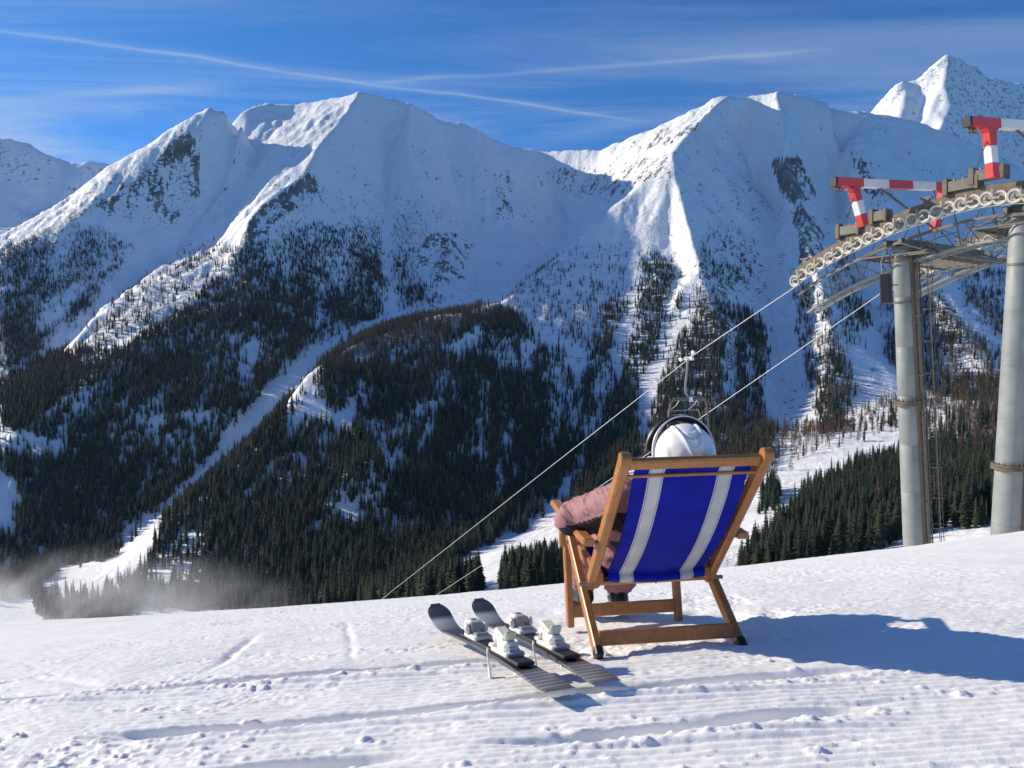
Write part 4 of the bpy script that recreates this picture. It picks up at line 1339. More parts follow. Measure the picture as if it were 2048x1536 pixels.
    # red and white lifting frames
    def frame(A, B, legA, legB, label, nb):
        A, B = Vector(A), Vector(B)
        root = empty('lifting_frame', A)
        up = Vector((0, 0, 1))
        mb = MB(); d = B - A
        for i in range(nb):
            mb.bar(d * (i / nb), d * ((i + 1) / nb), 0.20, 0.235, up, 0.05, i % 2)
        mb.build('beam', [M_RED, M_WHITE], root)
        for (f, leg) in ((0.14, legA), (0.90, legB)):
            if leg is None:
                continue
            top = d * f - up * 0.12; bot = Vector(leg) - A
            mb = MB()
            q = [top, top + (bot - top) * 0.10, top + (bot - top) * 0.36, top + (bot - top) * 0.70, bot]
            mb.bar(q[0], q[1], 0.20, 0.52, d.normalized(), 0.05, 0, 0.20, 0.30)
            mb.bar(q[1], q[2], 0.20, 0.30, d.normalized(), 0.05, 0, 0.20, 0.26)
            mb.bar(q[2], q[3], 0.20, 0.26, d.normalized(), 0.05, 1, 0.20, 0.25)
            mb.bar(q[3], q[4], 0.20, 0.25, d.normalized(), 0.05, 0)
            mb.build('post', [M_RED, M_WHITE], root)
        mb = MB()
        mb.bar(d * -0.004 - d.normalized() * 0.045, d * 0.004, 0.21, 0.24, up, 0.05)
        mb.build('end_cap', M_BLACK, root)
        mb = MB()
        e = d.normalized()
        for s in (0.09, 0.24):
            mb.lathe(e * s - up * 0.19, RD.cross(up), [(0.045, -0.02), (0.075, -0.02), (0.075, 0.02), (0.045, 0.02), (0.045, -0.02)], 16)
        mb.build('pulley', M_BROWN, root)
        mb = MB()
        mb.tube([d * 0.30, Vector(legA) - A + d * 0.62 - up * 0.15], 0.035, 6)
        mb.tube([d * 0.80, Vector(legA) - A + d * 0.66 - up * 0.25], 0.02, 6)
        mb.tube([d * 0.16 - up * 0.1, Vector(legA) - A - d * 0.13 + up * 0.05], 0.014, 5)
        mb.build('brace', M_STEEL, root)
        return tag(root, label, 'lifting frame', 'red and white lifting frames on the lift')
    frame(at(1669, 364, 20.9), at(1910, 375, 23.6), at(1727, 452, 21.35), at(1868, 462, 23.1), 'complete red and white striped steel frame above the left pylon', 5)
    frame(at(1936, 244, 18.3), at(2200, 262, 21.0), at(1986, 356, 18.7), at(2160, 372, 20.6), 'red and white striped steel frame cut by the right edge of the view', 5)

    # boxes and dampers lying on the beam
    def gearbox(c, label, L):
        root = empty('rope_guard_box', c)
        mb = MB(); mb.box((0, 0, 0), L, 0.30, 0.28, TD, RD, 0.08); mb.build('housing', M_STEEL, root)
        mb = MB(); mb.box(TD * L * 0.52, 0.14, 0.34, 0.44, TD, RD, 0.15); mb.build('end_plate', M_BROWN, root)
        mb = MB(); mb.box(TD * -L * 0.52, 0.08, 0.33, 0.34, TD, RD, 0.1); mb.build('end_plate', M_BROWN, root)
        mb = MB()
        for s in (-0.3, 0.0, 0.3):
            mb.lathe(TD * L * s + Vector((0, 0, 0.14)), (0, 0, 1), [(0.03, 0), (0.03, 0.06), (0.001, 0.06)], 8)
        mb.build('bolt', M_HUB, root)
        return tag(root, label, 'machine box', 'machine boxes on the wheel beam')
    up = Vector((0, 0, 1))
    gearbox(R1[6] + up * 0.52 + RD * 0.1, 'brown machine box at the foot of the left red and white frame', 0.62)
    gearbox(R1[9] + up * 0.50 + RD * 0.1, 'small dark machine box right of the left frame post', 0.4)
    gearbox(R1[16] + up * 0.50 + RD * 0.1, 'long pale machine box on the wheel beam between the frames', 0.75)
    gearbox(R1[18] + up * 0.62 + RD * 0.1, 'dark machine box at the foot of the right red and white frame', 0.7)

    # loudspeaker box left of the pole
    c = Vector(at(1772, 578, 21.3))
    root = empty('lift_loudspeaker', c)
    X = Vector((0.80, -0.60, 0)); Y = Vector((0.60, 0.80, 0))
    mb = MB(); mb.bar((0.02, 0, -0.40), (-0.02, 0, 0.40), 0.28, 0.28, (0.6, 0.8, 0), 0.12); mb.build('case', M_BLACK, root)
    mb = MB(); mb.tube([(-0.1, 0, 0.36), (-0.14, 0, 0.75), (0.02, 0.1, 1.05), (0.42, 0.1, 1.1)], 0.022, 6); mb.tube([(0.12, 0, 0.1), (0.36, 0.05, 0.12)], 0.022, 6); mb.build('bracket', M_GALV, root)
    tag(root, 'black box shaped loudspeaker on a bracket left of the left pylon', 'loudspeaker')

    # empty chair on the near rope
    g = rope1(1378, 716)
    root = empty('lift_chair', g)
    rt = (TD.cross(Vector((0, 0, 1)))).normalized()     # chair's width direction
    fw = -TD                                      # riders look uphill, towards us
    up = Vector((0, 0, 1))
    mb = MB()
    mb.box((0, 0, -0.02), 0.42, 0.12, 0.13, TD, rt, 0.2)
    mb.tube([-TD * 0.1 - rt * 0.0 + up * 0.02, -TD * 0.35 - rt * 0.15 + up * 0.20], 0.03, 6); mb.tube([TD * 0.0 - rt * 0.05, -rt * 0.38 - up * 0.05], 0.03, 6)
    mb.lathe(-TD * 0.35 - rt * 0.15 + up * 0.20, rt, [(0.001, -0.04), (0.07, -0.04), (0.07, 0.04), (0.001, 0.04)], 12)
    mb.lathe(-rt * 0.40 - up * 0.05, rt, [(0.001, -0.05), (0.065, -0.05), (0.065, 0.05), (0.001, 0.05)], 12)
    mb.build('rope_grip', M_WHITE, root, smooth=True)
    mb = MB()
    mb.tube([up * -0.05 - rt * 0.06, up * -0.5 - rt * 0.10, up * -1.0 - rt * 0.17, up * -1.28 - rt * 0.15, up * -1.42, up * -1.46 + rt * 0.12], [0.04] * 6, 8)
    mb.build('hanger', M_GALV, root, smooth=True)
    z0 = -1.50
    mb = MB()
    W2 = 1.02
    for s in (-1,):
        pass
    loop = [rt * -W2 + up * (z0 - 1.15), rt * -W2 * 0.97 + up * (z0 - 0.6), rt * -W2 * 0.86 + up * (z0 - 0.12), rt * -W2 * 0.72 + up * z0, rt * W2 * 0.72 + up * z0, rt * W2 * 0.86 + up * (z0 - 0.12), rt * W2 * 0.97 + up * (z0 - 0.6), rt * W2 + up * (z0 - 1.15)]
    mb.tube(loop, 0.038, 8)
    mb.bar(rt * -0.75 + up * (z0 + 0.06), rt * 0.75 + up * (z0 + 0.06), 0.05, 0.05, up)
    mb.build('frame', M_STEEL, root, smooth=True)
    mb = MB()
    mb.tube([rt * -W2 * 0.9 + up * (z0 - 1.0) + TD * 0.1, rt * -W2 * 0.75 + up * (z0 - 0.4) + TD * 0.25, rt * W2 * 0.72 + up * (z0 - 0.4) + TD * 0.25, rt * W2 * 0.86 + up * (z0 - 1.05) + TD * 0.1], 0.02, 6)
    for s in (-0.45, 0.45):
        mb.tube([rt * s + up * z0, rt * (s - 0.05) + up * (z0 - 0.2) + TD * 0.1, rt * (s - 0.25) + up * (z0 - 0.4) + TD * 0.25], 0.022, 6)
    mb.build('safety_bar', M_HUB, root, smooth=True)
    mb = MB()
    mb.bar(rt * -W2 + up * (z0 - 1.42), rt * W2 + up * (z0 - 1.42), 0.09, 0.52, (TD * 0.2 + up).normalized(), 0.2)
    mb.build('backrest', M_BLACK, root)
    mb = MB()
    mb.bar(rt * -W2 + up * (z0 - 1.70) - TD * 0.25, rt * W2 + up * (z0 - 1.70) - TD * 0.25, 0.5, 0.08, up, 0.2)
    mb.build('seat', M_BLACK, root)
    mb = MB()
    for s in (-1, 1):
        mb.bar(rt * W2 * s + up * (z0 - 1.18), rt * W2 * s + up * (z0 - 1.68) - TD * 0.35, 0.06, 0.10, up, 0.2)
        mb.bar(rt * W2 * s + up * (z0 - 1.72) - TD * 0.45, rt * W2 * s + up * (z0 - 1.74) + TD * 0.1, 0.07, 0.06, up, 0.2)
    mb.build('side_panel', M_GALV, root)
    mb = MB()
    mb.box(rt * 0.05 + up * (z0 + 0.0) - TD * 0.06, 0.02, 0.17, 0.17, TD, rt, 0.05)
    mb.build('number_plate', M_WHITE, root)
    tag(root, 'empty four seat chairlift chair hanging from the near rope behind the white helmet', 'lift chair')

    # small T shaped tower far down the run
    b = Vector(at(766, 1212, 560)); zt = float(hfar(b.x, b.y))
    root = empty('far_lift_tower', (b.x, b.y, zt))
    t = at(766, 1186, 560)[2] - zt
    mb = MB(); mb.tube([(0, 0, -1), (0, 0, t)], 0.55, 8); mb.build('pole', M_STEEL, root)
    mb = MB(); mb.bar((-4.6, 0, t), (4.6, 0, t), 0.8, 1.1); mb.bar((-4.4, 0, t + 0.9), (-2.4, 0, t + 1.6), 0.6, 0.9); mb.bar((2.4, 0, t + 0.9), (4.4, 0, t + 1.5), 0.6, 0.9); mb.build('crossarm', M_STEEL, root)
    tag(root, 'tiny dark T shaped lift tower far below beside the ski run', 'lift tower')
lift()

# ---------------------------------------------------------------- deckchair, skier, skis
def wood_mat():
    m, k, b = pmat('varnished_beech', (0.42, 0.19, 0.07), 0.38, spec=0.5)
    tc = k.n('ShaderNodeTexCoord')
    geo = k.n('ShaderNodeNewGeometry')
    mp = k.n('ShaderNodeMapping', ins={'Vector': tc.outputs['Object'], 'Scale': (5, 1.6, 5)})
    n1 = k.n('ShaderNodeTexNoise', ins={'Vector': mp.outputs[0], 'Scale': 9.0, 'Detail': 6.0, 'Roughness': 0.6, 'Distortion': 0.6})
    n2 = k.n('ShaderNodeTexNoise', ins={'Vector': tc.outputs['Object'], 'Scale': 5.0, 'Detail': 4.0})
    c = k.ramp(n1.outputs[0], [(0.25, (0.30, 0.115, 0.030, 1)), (0.50, (0.39, 0.16, 0.045, 1)), (0.78, (0.46, 0.205, 0.065, 1))])
    k.link(k.mix(k.smooth(n2.outputs[0], 0.55, 0.8), c, (0.22, 0.09, 0.03, 1)), b.inputs['Base Color'])
    k.link(k.math('MULTIPLY_ADD', n2.outputs[0], 0.35, 0.22), b.inputs['Roughness'])
    bp = k.n('ShaderNodeBump', ins={'Strength': 0.12, 'Distance': 0.002, 'Height': n1.outputs[0]})
    k.link(bp.outputs[0], b.inputs['Normal'])
    return m


def cloth_mat(name, c, c2=None, rough=0.8, fine=900.0, bump=0.12, sheen=0.1):
    m, k, b = pmat(name, c, rough, spec=0.2)
    tc = k.n('ShaderNodeTexCoord')
    n1 = k.n('ShaderNodeTexNoise', ins={'Vector': tc.outputs['Object'], 'Scale': fine, 'Detail': 2.0})
    n2 = k.n('ShaderNodeTexNoise', ins={'Vector': tc.outputs['Object'], 'Scale': 14.0, 'Detail': 4.0})
    c2 = c2 or tuple(x * 0.85 for x in c)
    k.link(k.mix(n2.outputs[0], (*c, 1), (*c2, 1)), b.inputs['Base Color'])
    bp = k.n('ShaderNodeBump', ins={'Strength': bump, 'Distance': 0.001, 'Height': n1.outputs[0]})
    k.link(bp.outputs[0], b.inputs['Normal'])
    b.inputs['Sheen Weight'].default_value = sheen
    return m


def sling_mat(half):
    """royal blue canvas with two white stripes edged by thin blue threads (object x across)"""
    m, k, b = pmat('striped_canvas', (0.01, 0.02, 0.4), 0.75, spec=0.2)
    tc = k.n('ShaderNodeTexCoord')
    sep = k.n('ShaderNodeSeparateXYZ', ins={0: tc.outputs['Object']})
    ax = k.math('ABSOLUTE', sep.outputs[0])
    def band(lo, hi):
        return k.math('MULTIPLY', k.math('GREATER_THAN', ax, lo * half), k.math('LESS_THAN', ax, hi * half))
    white = band(0.47, 0.74)
    thread = k.math('ADD', band(0.49, 0.503), band(0.707, 0.72))
    n2 = k.n('ShaderNodeTexNoise', ins={'Vector': tc.outputs['Object'], 'Scale': 11.0, 'Detail': 5.0})
    blue = k.ramp(n2.outputs[0], [(0.3, (0.006, 0.012, 0.30, 1)), (0.7, (0.011, 0.022, 0.44, 1))])
    wht = k.ramp(n2.outputs[0], [(0.3, (0.56, 0.56, 0.57, 1)), (0.7, (0.68, 0.68, 0.68, 1))])
    c = k.mix(white, blue, wht)
    c = k.mix(k.math('MULTIPLY', thread, 0.75), c, (0.12, 0.14, 0.36, 1))
    k.link(c, b.inputs['Base Color'])
    wv = k.n('ShaderNodeTexNoise', ins={'Vector': tc.outputs['Object'], 'Scale': 700.0, 'Detail': 1.0})
    bp = k.n('ShaderNodeBump', ins={'Strength': 0.15, 'Distance': 0.001, 'Height': wv.outputs[0]})
    k.link(bp.outputs[0], b.inputs['Normal'])
    # a little light comes through the canvas
    tr = k.n('ShaderNodeBsdfTranslucent'); k.link(c, tr.inputs[0])
    mx = k.n('ShaderNodeMixShader'); mx.inputs[0].default_value = 0.30
    out = m.node_tree.nodes['Material Output']
    k.link(b.outputs[0], mx.inputs[1]); k.link(tr.outputs[0], mx.inputs[2]); k.link(mx.outputs[0], out.inputs[0])
    return m


# chair frame: origin between the rear feet, x right, y forward (downhill), z away from the snow
CH_O = Vector((0.603, 2.885, -1.080))
_f = Vector((-0.1196, 1.0, -0.150)).normalized()
_r = Vector((1.0, 0.1196, 0.0191)); _r = (_r - _f * _r.dot(_f)).normalized()
_n = _r.cross(_f)
CH_M = Matrix((( _r.x, _f.x, _n.x, CH_O.x), (_r.y, _f.y, _n.y, CH_O.y), (_r.z, _f.z, _n.z, CH_O.z), (0, 0, 0, 1)))
HW = 0.2794                                        # half width at the leg centres


def chair():
    wood = wood_mat()
    root = empty('deckchair'); root.matrix_world = CH_M
    RF, FF = (0.0, 0.0), (0.672, 0.0)
    BT, BB = (-0.405, 0.722), (0.198, 0.258)
    X = Vector((1, 0, 0))
    def P(x, q, dz=0.0):
        return Vector((x, q[0], q[1] + dz))
    FT = (0.485, 0.418)                           # where the rear leg meets the arm
    for s in (-1, 1):
        mb = MB(); mb.bar(P(s * HW, RF, -0.008), P(s * HW, FT), 0.030, 0.052, X.cross(Vector((0, 1, 0.5))), 0.16); mb.build('rear_leg', wood, root)
        mb = MB(); mb.bar(P(s * HW, RF, -0.009) + Vector((0, -0.004, 0)), P(s * HW, (0.024, 0.0205)), 0.032, 0.055, X.cross(Vector((0, 1, 0.5))), 0.16); mb.build('foot_cap', M_BLACK, root)
        mb = MB(); mb.bar(P(s * (HW - 0.022), FF, -0.02), P(s * (HW - 0.022), (0.685, 0.43)), 0.030, 0.050, X.cross(Vector((0, 0.1, 1))), 0.16); mb.build('front_leg', wood, root)
        mb = MB(); mb.bar(P(s * 0.249, (BB[0] + 0.012, BB[1] - 0.009)), P(s * 0.249, (BT[0], BT[1])), 0.034, 0.050, X.cross(Vector((0, -0.6, 0.46))), 0.2)
        # rounded head of the rail
        mb.lathe(P(s * 0.249 - 0.0175, (BT[0] + 0.003, BT[1] - 0.003)), X, [(0.001, 0), (0.023, 0.0), (0.0255, 0.004), (0.0255, 0.031), (0.023, 0.035), (0.001, 0.035)], 18)
        mb.build('back_rail', wood, root)
        mb = MB()
        a0, a1, a2 = P(s * (HW + 0.024), (-0.03, 0.418)), P(s * (HW + 0.030), (0.28, 0.476)), P(s * (HW + 0.036), (0.60, 0.552))
        mb.bar(a0, a1, 0.048, 0.030, (0, 0, 1), 0.25); mb.bar(a1 - Vector((0, 0.012, 0.002)), a2, 0.050, 0.030, (0, 0, 1), 0.25)
        mb.build('armrest', wood, root)
        mb = MB()
        mb.bar(P(s * (HW + 0.012), (0.60, 0.36)), P(s * (HW + 0.012), (0.535, 0.525)), 0.03, 0.045, X.cross(Vector((0, 0.1, 1))), 0.15)
        mb.build('arm_support', wood, root)
        mb = MB()
        for (yv, zv) in ((0.205, 0.235), (0.45, 0.385), (0.02, 0.415)):
            mb.lathe((s * (HW - 0.022), yv, zv), (s, 0, 0), [(0.001, 0.0), (0.008, 0.0), (0.008, 0.043), (0.001, 0.045)], 10)
        mb.build('hinge_bolt', M_HUB, root, smooth=True)
        # seat side rail carrying the front of the sling
        mb = MB(); mb.bar(P(s * (HW - 0.056), (0.16, 0.262)), P(s * (HW - 0.056), (0.74, 0.385)), 0.028, 0.046, (0, 0, 1), 0.16); mb.build('seat_rail', wood, root)
    mb = MB(); mb.bar(P(-HW + 0.012, (0.046, 0.052)), P(HW - 0.012, (0.046, 0.052)), 0.024, 0.055, (0, 0.3, 0.95), 0.18); mb.build('rear_stretcher', wood, root)
    mb = MB(); mb.bar(P(-HW + 0.03, (0.676, 0.050)), P(HW - 0.03, (0.676, 0.050)), 0.024, 0.058, (0, 0.05, 1), 0.18); mb.build('front_stretcher', wood, root)
    bd = Vector((0, BB[0] - BT[0], BB[1] - BT[1])).normalized()
    tp = P(0, BT) + bd * 0.030
    mb = MB(); mb.bar(tp + X * -0.234, tp + X * 0.234, 0.026, 0.046, bd, 0.25); mb.build('top_rail', wood, root)
    dw = P(0, BT) + bd * 0.088
    nb = X.cross(bd).normalized()
    if nb.y > 0:
        nb = -nb                                  # towards the camera
    mb = MB(); mb.tube([dw + X * -0.236 + nb * 0.008, dw + X * 0.236 + nb * 0.008], 0.0065, 10); mb.build('dowel', wood, root, smooth=True)
    cb = P(0, (BB[0] + 0.004, BB[1] - 0.016))
    mb = MB(); mb.tube([cb + X * -0.262, cb + X * 0.262], 0.016, 12)
    for s in (-1, 1):
        mb.box(cb + X * s * 0.238, 0.040, 0.042, 0.046, X, (0, 1, 0.3), 0.25)
    mb.build('cross_bar', wood, root)
    fb = P(0, (0.74, 0.405))
    mb = MB(); mb.tube([fb + X * -(HW - 0.05), fb + X * (HW - 0.05)], 0.015, 12); mb.build('front_bar', wood, root, smooth=True)

    # canvas sling: from the top rail down the back, a deep fold round the sitter, forward to the front bar
    half = 0.205
    path = [tp + bd * 0.020 + nb * 0.004, dw + nb * 0.002]
    L = (Vector((0, BB[0], BB[1])) - P(0, BT)).length
    for t in (0.22, 0.32, 0.44, 0.56, 0.68, 0.78, 0.86, 0.915):
        sag = 0.046 * math.sin(math.pi * min(1, t / 1.05)) ** 1.2
        path.append(P(0, BT) + bd * (L * t) + nb * (sag - 0.004))
    e = path[-1]
    path += [e + Vector((0, -0.005, -0.014)), e + Vector((0, -0.007, -0.026)), e + Vector((0, 0.002, -0.036)), e + Vector((0, 0.024, -0.042)), e + Vector((0, 0.075, -0.040)), e + Vector((0, 0.15, -0.026)), e + Vector((0, 0.26, -0.0)), e + Vector((0, 0.40, 0.045)), fb + Vector((0, 0, 0.016))]
    # smooth resample
    pts = [np.array(p) for p in path]
    res = []
    for i in range(len(pts) - 1):
        p0, p1, p2, p3 = pts[max(i - 1, 0)], pts[i], pts[i + 1], pts[min(i + 2, len(pts) - 1)]
        for q in range(5):
            t = q / 5.0
            res.append(0.5 * ((2 * p1) + (-p0 + p2) * t + (2 * p0 - 5 * p1 + 4 * p2 - p3) * t * t + (-p0 + 3 * p1 - 3 * p2 + p3) * t ** 3))
    res.append(pts[-1])
    nx = 40
    rows_ = len(res)
    GX_ = np.zeros((rows_, nx + 1)); GY_ = np.zeros_like(GX_); GZ_ = np.zeros_like(GX_)
    rd = np.random.default_rng(3)
    for j, p in enumerate(res):
        f = j / (rows_ - 1)
        mid = math.sin(math.pi * min(1, max(0, f - 0.12) / 0.8))
        for i in range(nx + 1):
            u = -1 + 2 * i / nx
            # cross sag: the middle hangs deeper than the edges; edges draw in a little
            GX_[j, i] = u * half * (1 - 0.035 * mid)
            push = 0.020 * mid * (1 - u * u)
            GY_[j, i] = p[1] + nb.y * push * 0.7
            GZ_[j, i] = p[2] + nb.z * push * 0.7 + (-0.004 * math.sin(u * 9 + f * 3) * mid * 0.4)
    me = grid_mesh('sling', GX_, GY_, GZ_)
    o = new_obj('sling', me, root, [sling_mat(half)])
    sol = o.modifiers.new('thickness', 'SOLIDIFY'); sol.thickness = 0.0016
    tag(root, 'wooden deckchair with royal blue white striped canvas seen from behind on the piste', 'deckchair')
chair()


# ---- organic shapes: capsules fused by a voxel remesh
def blob(name, caps, vox, mats, parent, disp=None, smooth_it=6, split=None):
    """caps: (p0, p1, r0, r1) tapered capsules or (c, (rx,ry,rz), rotation) ellipsoids, fused into one surface"""
    bm = bmesh.new()
    for c in caps:
        if len(c) == 4:
            p0, p1, r0, r1 = Vector(c[0]), Vector(c[1]), c[2], c[3]
            d = p1 - p0
            n = max(3, int(d.length / (max(r0, r1) * 0.35)) + 1)
            for i in range(n + 1):
                t = i / n
                bmesh.ops.create_icosphere(bm, subdivisions=2, radius=r0 + (r1 - r0) * t, matrix=Matrix.Translation(p0 + d * t))
        else:
            q = Matrix.Translation(Vector(c[0])) @ (c[2].to_4x4() if c[2] is not None else Matrix.Identity(4)) @ Matrix.Diagonal((*c[1], 1))
            bmesh.ops.create_icosphere(bm, subdivisions=3, radius=1.0, matrix=q)
    me = bpy.data.meshes.new(name); bm.to_mesh(me); bm.free()
    tmp = bpy.data.objects.new('tmp', me); ROOT.objects.link(tmp)
    r = tmp.modifiers.new('r', 'REMESH'); r.mode = 'VOXEL'; r.voxel_size = vox; r.use_smooth_shade = True
    s = tmp.modifiers.new('s', 'SMOOTH'); s.iterations = smooth_it; s.factor = 0.5
    dg = bpy.context.evaluated_depsgraph_get()
    out = bpy.data.meshes.new_from_object(tmp.evaluated_get(dg))
    bpy.data.objects.remove(tmp)
    out.name = name
    n = len(out.vertices)
    co = np.empty(n * 3, np.float32); out.vertices.foreach_get('co', co); co = co.reshape(-1, 3).astype(float)
    if disp is not None:
        no = np.empty(n * 3, np.float32); out.vertices.foreach_get('normal', no); no = no.reshape(-1, 3)
        co = co + no * disp(co)[:, None]
        out.vertices.foreach_set('co', co.astype(np.float32).ravel())
    out.materials.clear()
    for m in mats:
        out.materials.append(m)
    if split is not None:
        npoly = len(out.polygons)
        cen = np.empty(npoly * 3, np.float32); out.polygons.foreach_get('center', cen)
        out.polygons.foreach_set('material_index', split(cen.reshape(-1, 3)).astype(np.int32))
    out.shade_smooth()
    out.update()
    return new_obj(name, out, parent)


def person():
    root = empty('person'); root.matrix_world = CH_M
    M_SKIN, k, b = pmat('skin', (0.55, 0.34, 0.26), 0.55)
    b.inputs['Subsurface Weight'].default_value = 0.0
    M_PINK = cloth_mat('dusty_pink_ski_fabric', (0.38, 0.185, 0.195), (0.32, 0.15, 0.16), 0.7)
    M_DARK = cloth_mat('black_panel_fabric', (0.022, 0.017, 0.020), None, 0.75)
    M_BOOT, _, _ = pmat('black_boot_shell', (0.018, 0.019, 0.022), 0.4)
    M_SOCK = cloth_mat('pale_boot_cuff', (0.62, 0.60, 0.58), None, 0.8)
    M_GLOVE = cloth_mat('dark_glove', (0.03, 0.03, 0.035), None, 0.7)
    M_HAIR, k, b = pmat('brown_hair', (0.09, 0.05, 0.03), 0.55)
    V = Vector
    hip, chest, neck = V((0, 0.280, 0.365)), V((0.005, 0.005, 0.555)), V((0.012, -0.120, 0.650))
    head = V((0.020, -0.200, 0.724))
    shL, shR = V((-0.165, -0.050, 0.565)), V((0.175, -0.050, 0.565))
    elL, elR = V((-0.300, 0.205, 0.500)), V((0.262, 0.18, 0.48))
    haL, haR = V((-0.115, 0.405, 0.545)), V((0.10, 0.42, 0.535))
    hpL, hpR = V((-0.085, 0.285, 0.335)), V((0.085, 0.285, 0.335))
    knL, knR = V((-0.135, 0.675, 0.50)), V((0.165, 0.690, 0.490))
    anL, anR = V((-0.135, 0.935, 0.150)), V((0.030, 0.900, 0.130))

    # the body itself, one continuous surface with hands of five fingers
    caps = [(hip, chest, 0.115, 0.13), (chest, neck, 0.12, 0.06), (neck, head, 0.052, 0.055),
            (head, (0.076, 0.092, 0.110), None), (head + V((0, 0.062, -0.050)), (0.05, 0.045, 0.055), None)]
    caps += [(head + V((0, 0.098, -0.02)), (0.013, 0.020, 0.022), None), (head + V((0, 0.088, 0.008)), (0.05, 0.012, 0.012), None),
             (head + V((0, 0.088, -0.062)), (0.022, 0.012, 0.009), None), (head + V((0.076, 0.0, -0.02)), (0.012, 0.022, 0.032), None), (head + V((-0.076, 0.0, -0.02)), (0.012, 0.022, 0.032), None)]
    for sh, el, ha in ((shL, elL, haL), (shR, elR, haR)):
        caps += [(chest, sh, 0.08, 0.058), (sh, el, 0.050, 0.040), (el, ha, 0.038, 0.026)]
    for hp, kn, an in ((hpL, knL, anL), (hpR, knR, anR)):
        caps += [(hip, hp, 0.10, 0.085), (hp, kn, 0.080, 0.052), (kn, an, 0.052, 0.036), (an, an + V((0, 0.13, -0.06)), 0.036, 0.028)]
    for s, el, ha in ((-1, elL, haL), (1, elR, haR)):
        d = (ha - el).normalized()
        side = d.cross(V((0, 0, 1))).normalized(); dn = V((0, 0, -1))
        palm = ha + d * 0.045
        caps += [(ha, palm, 0.026, 0.030), (palm - side * 0.022, palm + side * 0.022, 0.018, 0.018)]
        for q, ln in enumerate((0.060, 0.070, 0.066, 0.052)):
            a = palm + side * (-0.033 + 0.022 * q) + d * 0.028
            k1 = a + d * ln * 0.5 + dn * 0.006; k2 = k1 + d * ln * 0.3 + dn * ln * 0.30; k3 = k2 + d * ln * 0.06 + dn * ln * 0.3
            caps += [(a, k1, 0.0100, 0.0092), (k1, k2, 0.0092, 0.0085), (k2, k3, 0.0085, 0.0075)]
        ts = side * (-1 if side.x * s > 0 else 1)
        t0 = palm + ts * 0.026 - d * 0.02
        caps += [(t0, t0 + ts * 0.026 + d * 0.03 + dn * 0.01, 0.0125, 0.0105), (t0 + ts * 0.026 + d * 0.03 + dn * 0.01, t0 + ts * 0.026 + d * 0.062 + dn * 0.022, 0.0105, 0.009)]
    blob('body', caps, 0.0075, [M_SKIN], root, smooth_it=4)

    # jacket: torso, collar and both sleeves, wrinkled
    def wrinkles(amp, seed):
        def f(co):
            # folds: ridged noise stretched across the limbs, pinched sharp
            wx_ = co[:, 0] + 0.03 * gnoise(co[:, 1] / 0.09, co[:, 2] / 0.09, 340 + seed)
            a = 1 - np.abs(gnoise(wx_ / 0.042 + co[:, 2] / 0.035 + seed, co[:, 1] / 0.10 - co[:, 2] / 0.12, 300 + seed)) * 2.2
            c = 1 - np.abs(gnoise(co[:, 2] / 0.030 - co[:, 1] / 0.045, wx_ / 0.12 + seed, 310 + seed)) * 2.2
            b_ = fbm(co[:, 0] / 0.14, co[:, 1] / 0.14 + co[:, 2] / 0.10, 2, 330 + seed)
            return amp * (0.55 * np.clip(a, -0.6, 1) ** 3 + 0.45 * np.clip(c, -0.6, 1) ** 3 + 0.6 * b_)
        return f
    jc = [(hip + V((0, 0.01, 0.06)), chest, 0.120, 0.135), (hip + V((-0.05, 0.01, 0.04)), chest + V((-0.06, 0, 0)), 0.115, 0.115), (hip + V((0.05, 0.01, 0.04)), chest + V((0.06, 0, 0)), 0.115, 0.115), (chest, neck - V((0, 0, 0.02)), 0.12, 0.08)]
    for sh, el, ha in ((shL, elL, haL), (shR, elR, haR)):
        wr = el + (ha - el) * 0.88
        jc += [(chest, sh, 0.115, 0.088), (sh, el, 0.086, 0.076), (el, wr, 0.076, 0.048)]
    jc.append((elL + V((-0.012, -0.02, -0.004)), (0.076, 0.080, 0.066), None))
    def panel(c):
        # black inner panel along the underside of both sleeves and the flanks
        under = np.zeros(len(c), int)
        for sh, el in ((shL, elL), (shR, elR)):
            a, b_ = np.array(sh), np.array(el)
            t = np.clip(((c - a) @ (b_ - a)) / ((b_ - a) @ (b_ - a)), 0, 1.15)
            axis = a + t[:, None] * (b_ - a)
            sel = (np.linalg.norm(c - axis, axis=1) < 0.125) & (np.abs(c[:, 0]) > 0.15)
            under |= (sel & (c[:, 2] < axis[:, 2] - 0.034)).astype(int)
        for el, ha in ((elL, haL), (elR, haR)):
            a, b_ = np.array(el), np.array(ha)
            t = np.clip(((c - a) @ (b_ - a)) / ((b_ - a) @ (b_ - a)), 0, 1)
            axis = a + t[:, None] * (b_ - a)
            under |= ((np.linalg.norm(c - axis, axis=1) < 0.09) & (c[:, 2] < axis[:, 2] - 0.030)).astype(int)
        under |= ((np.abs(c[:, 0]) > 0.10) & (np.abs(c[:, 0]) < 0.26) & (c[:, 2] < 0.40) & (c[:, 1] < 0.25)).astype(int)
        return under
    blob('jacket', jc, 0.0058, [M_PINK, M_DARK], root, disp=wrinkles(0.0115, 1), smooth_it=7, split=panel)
    # hood collar
    blob('collar', [(neck + V((0, -0.03, -0.03)), (0.105, 0.085, 0.062), None), (neck + V((0, 0.02, 0.0)), (0.085, 0.085, 0.055), None)], 0.008, [M_PINK], root, disp=wrinkles(0.006, 4), smooth_it=6)

    tc = [(hip + V((0, 0.02, 0.01)), hip + V((0, 0.07, 0.0)), 0.115, 0.115)]
